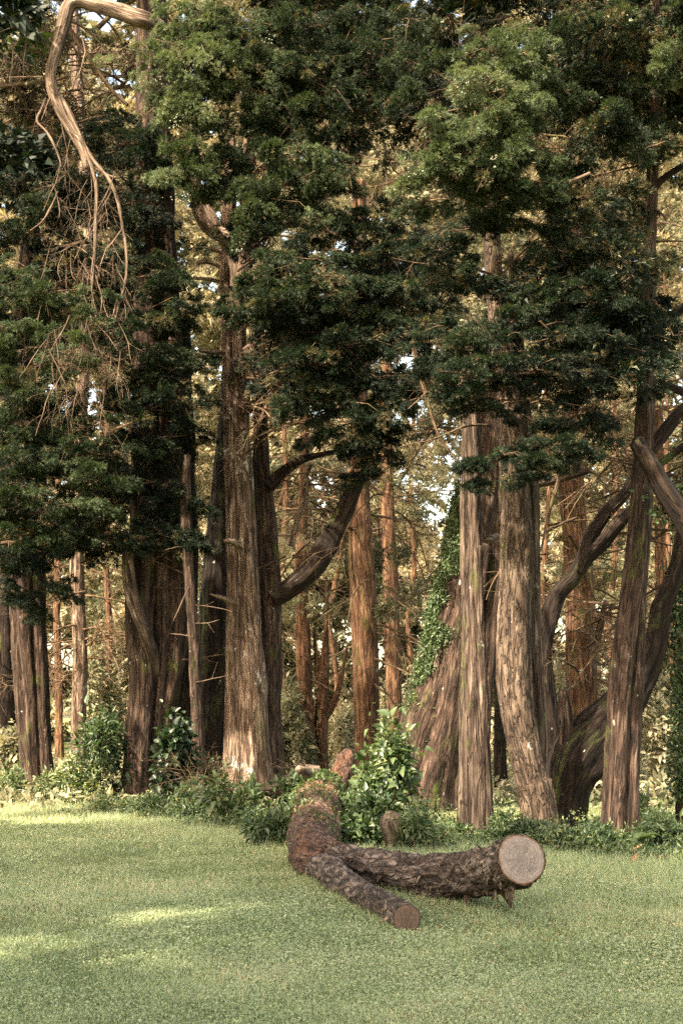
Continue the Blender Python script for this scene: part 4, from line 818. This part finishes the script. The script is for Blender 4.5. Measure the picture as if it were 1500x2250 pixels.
# big heart-leaved bush right of the log, in overlapping tiers
bush('shrub', 'tall heart leaved green shrub heaped against the foot of the massive leaning trunk', 838, 1840, 19.5, 150, 250, (.07, .12), .62, 2000, .58, .1, depth=.6, lumps=9)
bush('shrub', 'low dark heart leaved shrub spilling forward beside the fallen trunk', 800, 1862, 17.6, 150, 120, (.05, .09), .7, 1500, .46, .1, depth=.45)
bush('shrub', 'mid green leafy shrub on the right flank of the fallen trunk', 790, 1800, 19.0, 110, 110, (.05, .08), .5, 1200, .48, .12)
bush('shrub', 'yellow green fern topped shrub crowning the pale short stump', 925, 1852, 16.7, 120, 110, (.04, .07), .35, 1900, .64, .12, depth=.4)
bush('shrub', 'dark ivy like shrub at the foot of the broad fluted cypress', 385, 1790, 24.0, 86, 200, (.08, .13), .7, 1200, .1, .08, depth=.4)
bush('shrub', 'glossy dark bush hanging left of the broad fluted cypress', 235, 1780, 25.8, 140, 215, (.1, .16), .3, 1500, .38, .15, depth=.6)
bush('shrub', 'pale narrow leaved shrub with tiny white flowers at left', 175, 1768, 25.5, 110, 110, (.06, .1), .3, 1600, .74, .14, flowers=160)
bush('shrub', 'pale green plant between the white flowered shrub and the thick left trunk', 120, 1768, 26.0, 80, 80, (.06, .1), .3, 900, .68, .14)
bush('shrub', 'grassy green clump at the extreme left below the dark trunk', 20, 1772, 26.0, 90, 80, (.06, .12), .25, 900, .6, .14)
bush('shrub', 'broad leaved bright plant in front of the pale double trunk', 510, 1830, 20.5, 150, 125, (.09, .14), .42, 520, .62, .12, depth=.4)
bush('shrub', 'leafy plant left of the fallen trunk beside dead roots', 640, 1790, 21.0, 80, 110, (.07, .11), .5, 700, .5, .12)
bush('shrub', 'long leaved green plant behind the bare brown twigs', 470, 1740, 24.5, 80, 110, (.09, .14), .25, 600, .45, .14)
for (px, py, Y, w, h, tn, lb) in [(640, 1838, 18.6, 120, 60, .34, 'dark low weeds hugging the left side of the fallen trunk'), (560, 1826, 20, 120, 50, .42, 'mixed low weeds left of the fallen trunk'), (440, 1800, 22, 130, 50, .5, 'pale low weeds under the bare brown twigs'),
                              (340, 1790, 23.3, 110, 44, .52, 'low weeds before the foot of the broad fluted cypress'), (250, 1786, 23.8, 110, 40, .62, 'bright low weeds at the lawn edge on the left'),
                              (1000, 1840, 18.2, 110, 40, .5, 'small weeds left of the split trunk foot'), (1120, 1838, 18.4, 110, 70, .5, 'ferny weeds between the split trunk and the banded trunk'),
                              (1230, 1860, 17.4, 120, 50, .34, 'dark leafy weeds behind the raised cut end'), (1320, 1868, 17.2, 110, 60, .36, 'dark weeds before the red brown right trunk'), (1440, 1860, 17.4, 130, 90, .46, 'tall weeds in the right corner of the wood edge'), (1400, 1800, 20.5, 90, 80, .6, 'bright weeds behind the red brown right trunk')]:
    bush('weed_clump', lb, px, py, Y, w, h, (.03, .065), .36, 1700, tn, .13, cat='weeds', group='weeds along the lawn edge', depth=.35, stems=False)

for (px, py, Y, w, h, tn, lb) in [(600, 1848, 17.9, 120, 75, .5, 'mid green weeds spilling onto the lawn just left of the fallen trunk'), (650, 1815, 19.2, 90, 90, .56, 'taller leafy weeds overlapping the rear of the fallen trunk on its left'), (545, 1805, 21.2, 110, 90, .6, 'light weeds in front of the splintered pale timber'),
                              (760, 1768, 21.0, 90, 60, .58, 'weeds overlapping the rear right side of the fallen trunk'), (960, 1846, 17.6, 90, 45, .6, 'yellowish weeds right of the pale short stump'), (415, 1800, 22.6, 90, 80, .46, 'weeds at the foot of the slender dotted trunk'), (1180, 1850, 17.9, 100, 55, .4, 'leafy weeds at the foot of the banded trunk')]:
    bush('weed_clump', lb, px, py, Y, w, h, (.035, .08), .38, 1900, tn, .16, cat='weeds', group='weeds along the lawn edge', depth=.5, stems=False)

def fern(label, px, py, Y, h, n=9, tint=.6):
    base = at(px, py, Y); base[2] = .0; s = h * Y / F; t = thing('fern', label, 'fern', base, 'ferns at the foot of the trunks')
    for k in range(n):
        mb = MB(); a = k / n * 6.28 + rng.normal(0, .3); o = np.array([math.cos(a), math.sin(a), 0]); Lh = s * rng.uniform(.8, 1.15)
        u = np.linspace(0, 1, 22); C = base + o * (u * Lh * .8)[:, None] + np.array([0, 0, 1]) * (Lh * (1.25 * u - .75 * u * u))[:, None]
        twig(mb, C, .004, .001, 3, tint)
        q = np.cross(o, [0, 0, 1]); m = slice(3, None); tn = np.gradient(C, axis=0); tn = unit(tn)
        for sg in (-1, 1):
            D = unit(sg * q + tn[m] * .45); L = Lh * .26 * np.sin(np.pi * (u[m] * .85 + .12)) + .01
            broad_leaf(mb, C[m], D, np.cross(D, tn[m]) * sg * -1 + [0, 0, .5], L, L * .34, np.clip(tint + rng.normal(0, .06, len(L)), 0, 1), .05, .25)
        mb.build('frond', M['broad'], t, smooth=False)
for q in [('pale fern standing right of the red brown trunk foot', 1385, 1868, 17.0, 70), ('fern at the foot of the banded trunk', 1130, 1822, 18.6, 55), ('small fern between weeds behind the raised cut end', 1290, 1872, 16.9, 50), ('fern in the far right corner under the edge trunk', 1455, 1860, 17.6, 80), ('small fern beside the split trunk foot', 1085, 1838, 18.3, 45), ('fern hugging the stump side left of the split trunk', 985, 1835, 18.3, 45)]:
    fern(*q)

# bare twiggy bush
b = at(490, 1790, 22.5); b[2] = 0; tb = thing('bare_bush', 'dry leafless bush of fine brown twigs before the pale double trunk', 'shrub', b)
wb = MB()
for k in range(16): branchy(wb, b + rng.normal(0, .06, 3) * [1, 1, 0], (rng.normal(-.25, .6), rng.normal(0, .4), 1.0), rng.uniform(.7, 1.4), .012, 2, .1, .25, 5, 4)
wb.build('twigs', M['twig_far'], tb)

def undergrowth():
    mb = MB(); n = 95000
    x = rng.uniform(-9, 7, n); e = edge_y(x); y = e + rng.gamma(1.6, 1.6, n) - .5 + .9 * vnoise(np.stack([x * 1.1, x * 0, x * 0], -1), 91) + .4 * vnoise(np.stack([x * 4, x * 0, x * 0], -1), 92)
    k = np.abs(x) < y * .30; x, y = x[k], y[k]; n = len(x)
    pos = np.stack([x, y, x * 0], -1); cl = vnoise(pos * 1.6, 51)
    z = ground_z(x, y) + rng.uniform(0, 1, n) ** 1.3 * (.14 + .2 * cl).clip(.03) * np.clip((y - edge_y(x) + .4) / 1.0, .2, 1.2)
    P = np.stack([x, y, z], -1); D = unit(rng.normal(0, 1, (n, 3)) + [0, 0, .3]); N = unit(rng.normal(0, .5, (n, 3)) + [0, -.3, 1]); L = rng.uniform(.03, .075, n)
    broad_leaf(mb, P, D, N, L, L * .34, np.clip(.52 + .18 * cl + rng.normal(0, .19, n) + .1 * (x < -3), 0, .96))
    tag(mb.build('undergrowth', M['broad'], smooth=False), 'low mixed leafy ground cover under the row of trunks', 'ground cover', kind='stuff')
    mb = MB(); n = 70000; x = rng.uniform(-9, 7, n); y = edge_y(x) + rng.normal(.2, .9, n) + .3 * np.sin(x * 4); k = np.abs(x) < y * .3; x, y = x[k], y[k]; n = len(x)
    P = np.stack([x, y, ground_z(x, y)], -1); h = rng.uniform(.05, .16, n)
    tris_leaf(mb, P, unit(np.stack([rng.normal(0, .5, n), rng.normal(0, .5, n), np.ones(n)], -1)), h, .008, np.clip(rng.normal(.5, .16, n), 0, 1))
    tag(mb.build('tall_grass', M['grass'], smooth=False), 'taller unmown grass fringing the lawn edge', 'grass', kind='stuff')
    mb = MB(); n = 26000; x = rng.uniform(-.33, .33, n); y = rng.uniform(24, 60, n); x = x * y
    P = np.stack([x, y, rng.uniform(0, .4, n) * (vnoise(np.stack([x, y, x * 0], -1) * .4, 77) + .6).clip(0)], -1); D = unit(rng.normal(0, 1, (n, 3)) + [0, 0, .4]); N = unit(rng.normal(0, .5, (n, 3)) + [0, -.3, 1]); L = rng.uniform(.1, .25, n)
    broad_leaf(mb, P, D, N, L, L * .4, np.clip(rng.normal(.6, .16, n), 0, .96))
    tag(mb.build('woodland_floor', M['far_leaf'], smooth=False), 'sunlit plants covering the woodland floor beyond the trunks', 'ground cover', kind='stuff')
undergrowth()

# sunlit bushes behind
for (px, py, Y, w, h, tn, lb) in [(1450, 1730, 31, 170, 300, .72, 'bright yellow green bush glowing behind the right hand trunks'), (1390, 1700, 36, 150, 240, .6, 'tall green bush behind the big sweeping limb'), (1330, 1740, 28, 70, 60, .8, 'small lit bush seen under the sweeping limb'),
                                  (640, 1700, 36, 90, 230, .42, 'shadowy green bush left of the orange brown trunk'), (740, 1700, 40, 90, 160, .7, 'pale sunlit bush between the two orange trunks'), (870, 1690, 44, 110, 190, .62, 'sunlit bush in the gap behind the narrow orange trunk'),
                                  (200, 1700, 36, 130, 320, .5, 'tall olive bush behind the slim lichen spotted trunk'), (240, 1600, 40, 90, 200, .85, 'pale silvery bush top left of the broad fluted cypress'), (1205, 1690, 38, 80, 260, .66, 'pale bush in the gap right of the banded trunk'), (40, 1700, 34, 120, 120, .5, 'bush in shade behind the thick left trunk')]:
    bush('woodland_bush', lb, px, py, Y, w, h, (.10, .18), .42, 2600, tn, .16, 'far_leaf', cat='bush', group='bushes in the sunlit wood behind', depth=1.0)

# ------------------------------------------------------------------ fallen log
def P3(px, py, Y, r): p = at(px, py, Y); return [p[0], p[1], p[2], r]
lb = G(700, 1890); log = thing('fallen_log', 'old fallen trunk forking on the lawn, thick raised arm with pale sawn face', 'log', (lb[0], lb[1], 0))
mb = MB(); tube(mb, [P3(714, 1742, 23.6, .24), P3(708, 1750, 22.2, .33), P3(700, 1768, 20.2, .35), P3(694, 1811, 17.5, .305), P3(686, 1853, 15.3, .27), P3(700, 1885, 14.3, .24), P3(735, 1893, 13.9, .19)], seg=90, step=.03, flutes=((9, .10, 0),), rough=.03, fine=.017, seed=80); mb.build('trunk', M['log_red'], log)
mb = MB(); arm = [P3(700, 1880, 14.4, .12), P3(745, 1892, 13.9, .165), P3(800, 1902, 13.5, .165), P3(870, 1918, 13.0, .175), P3(950, 1928, 12.45, .18), P3(1030, 1922, 12.0, .187), P3(1090, 1910, 11.5, .188), P3(1128, 1899, 11.05, .186), P3(1145, 1889, 10.75, .184)]
Pa, Ra, Ta, Ua, Wa, ringa = tube(mb, arm, seg=96, step=.022, flutes=((3, .05, 0),), rough=.03, fine=.020, seed=81, cap=True, capcut=True); armo = mb.build('raised_arm', M['log_bark'], log)
mb = MB(); arm2 = [P3(700, 1905, 13.9, .135), P3(718, 1915, 13.5, .135), P3(750, 1938, 12.8, .125), P3(790, 1962, 12.1, .118), P3(840, 1990, 11.4, .112), P3(893, 2021, 10.7, .108)]
Pb, Rb, Tb, Ub, Wb, ringb = tube(mb, arm2, seg=72, step=.02, flutes=((3, .06, 0),), rough=.09, fine=.015, seed=82, cap=True, capcut=True); arm2o = mb.build('low_arm', M['log_bark'], log)

def cut_disc(ring, t, mat, parent):
    mb = MB(); t = t / np.linalg.norm(t); c = ring.mean(0); ns = len(ring); nr = 7; V = [c + t * .012]; B = [[0, 0, 0]]
    for i in range(1, nr + 1):
        k = i / nr
        for j in range(ns):
            a = j / ns * 2 * np.pi; V.append(c + (ring[j] - c) * k * (.985 - (.03 * abs(math.sin(2.3 * a + 1)) + .02 * abs(math.sin(9 * a))) * (i == nr)) + t * (.012 - (.006 if i == nr else 0))); B.append([math.cos(a) * k, math.sin(a) * k, 0])
    f3 = [[0, 1 + j, 1 + (j + 1) % ns] for j in range(ns)]; f4 = []
    for i in range(nr - 1):
        for j in range(ns): f4.append([1 + i * ns + j, 1 + (i + 1) * ns + j, 1 + (i + 1) * ns + (j + 1) % ns, 1 + i * ns + (j + 1) % ns])
    mb.add(np.array(V), f3=f3, f4=f4, bc=np.array(B)); return mb.build('sawn_face', M[mat], parent)
cut_disc(ringa, Ta[-1], 'cut_pale', armo)
cut_disc(ringb, Tb[-1], 'cut_red', arm2o)

# shreds of bark, stubs and moss on the log
def shreds(P, R, T, U, W, n, parent, lo=.1):
    mb = MB()
    for k in range(n):
        i = rng.integers(int(len(P) * lo), len(P) - 2); a = rng.uniform(-2.6, 1.0); c = P[i]; up = np.array([0, 0, 1.0])
        side = unit(np.cross(T[i], up)[None])[0]
        o = side * math.cos(a) + up * math.sin(a); q = c + o * R[i] * 1.0; d = unit((T[i] * rng.normal(0, .5) + up * rng.uniform(-1, -.1) + o * rng.uniform(.1, .5))[None])[0]
        l = rng.uniform(.03, .15); w = rng.uniform(.006, .019); b0 = np.cross(d, o)
        V = [q - b0 * w, q + b0 * w, q + d * l + b0 * w * .7 + o * .012, q + d * l - b0 * w * .5 + o * .016]; V2 = [v - o * .004 for v in V]
        mb.add(np.array(V + V2), f4=[[0, 1, 2, 3], [7, 6, 5, 4], [0, 3, 7, 4], [1, 5, 6, 2], [3, 2, 6, 7]])
    return mb.build('loose_bark', M['dead_limb'], parent)
shreds(Pa, Ra, Ta, Ua, Wa, 90, armo); shreds(Pb, Rb, Tb, Ub, Wb, 30, arm2o)
def stub(p0, p1, r0, r1, sd, parent=None):
    mb = MB(); p0 = np.array(p0); p1 = np.array(p1); m = (p0 + p1) / 2 + rng.normal(0, .012, 3)
    tube(mb, [list(p0) + [r0], list(m) + [(r0 + r1) / 2], list(p1) + [r1]], seg=10, step=.02, rough=.15, fine=.004, seed=sd); return mb.build('stub', M['dead_limb'] if sd % 2 else M['bark_grey'], parent or armo)
def under(px, py, Y): p = at(px, py, Y); return p
stub(under(1100, 1952, 11.3), G(1135, 2010) + [0, 0, -.02], .034, .020, 91)
stub(under(1030, 1960, 11.95), under(1024, 1996, 11.8), .04, .02, 93)
stub(under(925, 1968, 12.45), G(928, 2004) + [0, 0, -.02], .026, .018, 95)
stub(under(1125, 1940, 11.0), under(1160, 1948, 10.9), .02, .01, 97)
stub(under(1090, 1950, 11.4), under(1080, 1978, 11.4), .016, .008, 99)
stub(at(690, 1735, 20.4) + [-.1, 0, .2], at(655, 1690, 20.0), .09, .05, 101, log)

def litter_on(P, R, n, name, mat, parent, tint, ang=1.0, L=(.03, .07), wid=.35, i0=0., i1=1.):
    mb = MB(); i = rng.integers(int(len(P) * i0), int(len(P) * i1), n); a = rng.normal(0, ang, n)
    T = np.gradient(P, axis=0); T = unit(T)[i]; up = np.array([0, 0, 1.0]); side = unit(np.cross(T, up)); o = side * np.sin(a)[:, None] + np.cross(side, T) * np.cos(a)[:, None]
    q = P[i] + o * (R[i] * rng.uniform(.95, 1.12, n))[:, None]
    cl = vnoise(q * 4, 61); k = cl + rng.normal(0, .25, n) > 0; q, o = q[k], o[k]; n = len(q)
    l = rng.uniform(*L, n); broad_leaf(mb, q, unit(rng.normal(0, 1, (n, 3)) + o * .5), o, l, l * wid, np.clip(tint + rng.normal(0, .12, n), 0, 1))
    return mb.build(name, M[mat], parent, smooth=False)
mp = spline([P3(714, 1742, 23.6, .24), P3(708, 1750, 22.2, .33), P3(700, 1768, 20.2, .35), P3(694, 1811, 17.5, .305), P3(686, 1853, 15.3, .27), P3(700, 1885, 14.3, .24)], .04)
tag(litter_on(mp[:, :3], mp[:, 3], 2600, 'moss', 'broad', log, .60, .75, (.03, .08), .4, 0, 1), 'yellow green moss and fern sprigs')
litter_on(mp[:, :3], mp[:, 3], 1600, 'leaf_litter', 'dryleaf', log, .35, .6, (.02, .05), .14)
litter_on(mp[:, :3], mp[:, 3] * 1.03, 2600, 'creeper', 'broad', log, .55, 1.4, (.05, .10), .5, 0, .42)

# stump and broken timber
b = at(866, 1850, 16.9); st = thing('stump', 'short pale weathered stump with rounded top beside the heart leaved shrub', 'stump', (b[0], b[1], 0))
mb = MB(); tube(mb, [[b[0] + .05, b[1], -.1, .17], [b[0] + .03, b[1], .08, .15], [b[0], b[1] - .02, .22, .145], [b[0] - .03, b[1] - .03, .34, .15], [b[0] - .04, b[1] - .03, .43, .12], [b[0] - .04, b[1] - .02, .47, .05]], seg=48, step=.02, flutes=((4, .12, 0), (7, .08, 1)), rough=.08, fine=.008, seed=110); mb.build('trunk', M['stump'], st)
b = at(752, 1690, 22.5); st = thing('broken_stump', 'grey brown broken stump poking up behind the far end of the fallen trunk', 'stump', (b[0], b[1], 0))
mb = MB(); tube(mb, [[b[0] - .1, b[1], -.1, .26], [b[0] - .05, b[1], .35, .22], [b[0] + .03, b[1], .75, .19], [b[0] + .07, b[1], .98, .14], [b[0] + .06, b[1], 1.05, .06]], seg=40, step=.03, flutes=((4, .1, 0),), rough=.12, fine=.01, seed=111); mb.build('trunk', M['log_red'], st)
for (lab, pts, sd) in [('flaking dead root lying left of the fallen trunk near the top', [(700, 1700), (672, 1695), (648, 1680)], 112), ('splintered pale dead timber lying left of the fallen trunk', [(640, 1742), (600, 1738), (560, 1728)], 113)]:
    b = at(*pts[0], 21.5); o = thing('dead_timber', lab, 'dead wood', (b[0], b[1], 0), 'dead timber beside the fallen trunk')
    mb = MB(); tube(mb, [P3(x, y, 21.5, r) for (x, y), r in zip(pts, (.14, .12, .05))], seg=26, step=.03, flutes=((5, .4, 0),), rough=.15, fine=.012, seed=sd); mb.build('wood', M['stump'], o)
    mb = MB()
    for k in range(5): branchy(mb, at(pts[1][0], pts[1][1], 21.4), (rng.normal(-.5, .8), -.4, rng.uniform(-.1, .6)), .5, .012, 1, 0, .4, 2)
    mb.build('splinters', M['dead_limb'], o)

for lab, px, py, s, tn in [('orange dry leaf standing in grass right of the heart leaved shrubs', 1022, 1846, .14, .6), ('dry pinkish leaf upright before the pale fern', 1388, 1880, .15, .9), ('brown dry leaf flat on the grass below the red brown trunk', 1385, 1905, .13, .5), ('dry leaf at the lawn edge in the right corner', 1440, 1900, .12, .6), ('reddish dry leaf among the dark weeds at right', 1360, 1865, .11, .4), ('small dry leaf lying left of the other right corner leaves', 1330, 1908, .09, .3), ('tiny dark dry leaf alone on the lawn left of the fallen trunk', 555, 1880, .05, .1)]:
    mb = MB(); p = G(px, py); p[2] = .03
    broad_leaf(mb, p[None], np.array([[.5, -.2, rng.uniform(.1, .9)]]), np.array([[.1, -1, .6]]), s, s * .38, np.array([tn]), .3, .2)
    tag(mb.build('fallen_leaf', M['dryleaf'], smooth=False), lab, 'leaf', 'dry leaves fallen at the lawn edge')

# ragged grass round the log, and litter on the lawn
def log_grass():
    mb = MB()
    for P, R in ((Pa, Ra), (Pb, Rb), (mp[:, :3], mp[:, 3])):
        n = 2600; i = rng.integers(0, len(P), n); T = unit(np.gradient(P, axis=0))[i]; side = unit(np.cross(T, [0, 0, 1.0])) * rng.choice([-1, 1], n)[:, None]
        q = P[i] + side * (R[i] * rng.uniform(.5, 1.25, n))[:, None]; q[:, 2] = ground_z(q[:, 0], q[:, 1])
        tris_leaf(mb, q, unit(rng.normal(0, .45, (n, 3)) + [0, 0, 1]), rng.uniform(.03, .10, n), .006, np.clip(rng.normal(.4, .2, n), 0, 1))
    n = 1500; x = rng.uniform(-.3, .3, n); y = rng.uniform(6.5, 20, n); x = x * y
    for k in range(120):
        c = np.array([rng.uniform(-.28, .28), 0]); yy = rng.uniform(6.5, 19); m = 26
        q = np.stack([c[0] * yy + rng.normal(0, .04, m), yy + rng.normal(0, .05, m), np.zeros(m)], -1); q[:, 2] = ground_z(q[:, 0], q[:, 1])
        tris_leaf(mb, q, unit(rng.normal(0, .5, (m, 3)) + [0, 0, 1]), rng.uniform(.04, .085, m), .006, np.clip(rng.normal(.35, .15, m), 0, 1))
    tag(mb.build('grass_tufts', M['grass'], smooth=False), 'longer uncut grass tufts round the fallen trunk and on the lawn', 'grass', kind='stuff')
    mb = MB(); n = 1500; x = rng.uniform(-.3, .3, n); y = 6.3 + rng.random(n) * 17; x = x * y; near = rng.random(n) < .5
    i = rng.integers(0, len(Pa), n); x = np.where(near, Pa[i, 0] + rng.normal(0, .5, n), x); y = np.where(near, Pa[i, 1] + rng.normal(0, .5, n), y)
    q = np.stack([x, y, ground_z(x, y) + .022], -1); D = unit(np.stack([rng.normal(0, 1, n), rng.normal(0, 1, n), rng.normal(0, .15, n)], -1))
    broad_leaf(mb, q, D, unit(rng.normal(0, .3, (n, 3)) + [0, 0, 1]), rng.uniform(.015, .05, n), rng.uniform(.004, .012, n), rng.uniform(0, .7, n), .1, .1)
    tag(mb.build('lawn_litter', M['dryleaf'], smooth=False), 'small dry needles and leaf bits lying on the lawn', 'litter', kind='stuff')
log_grass()
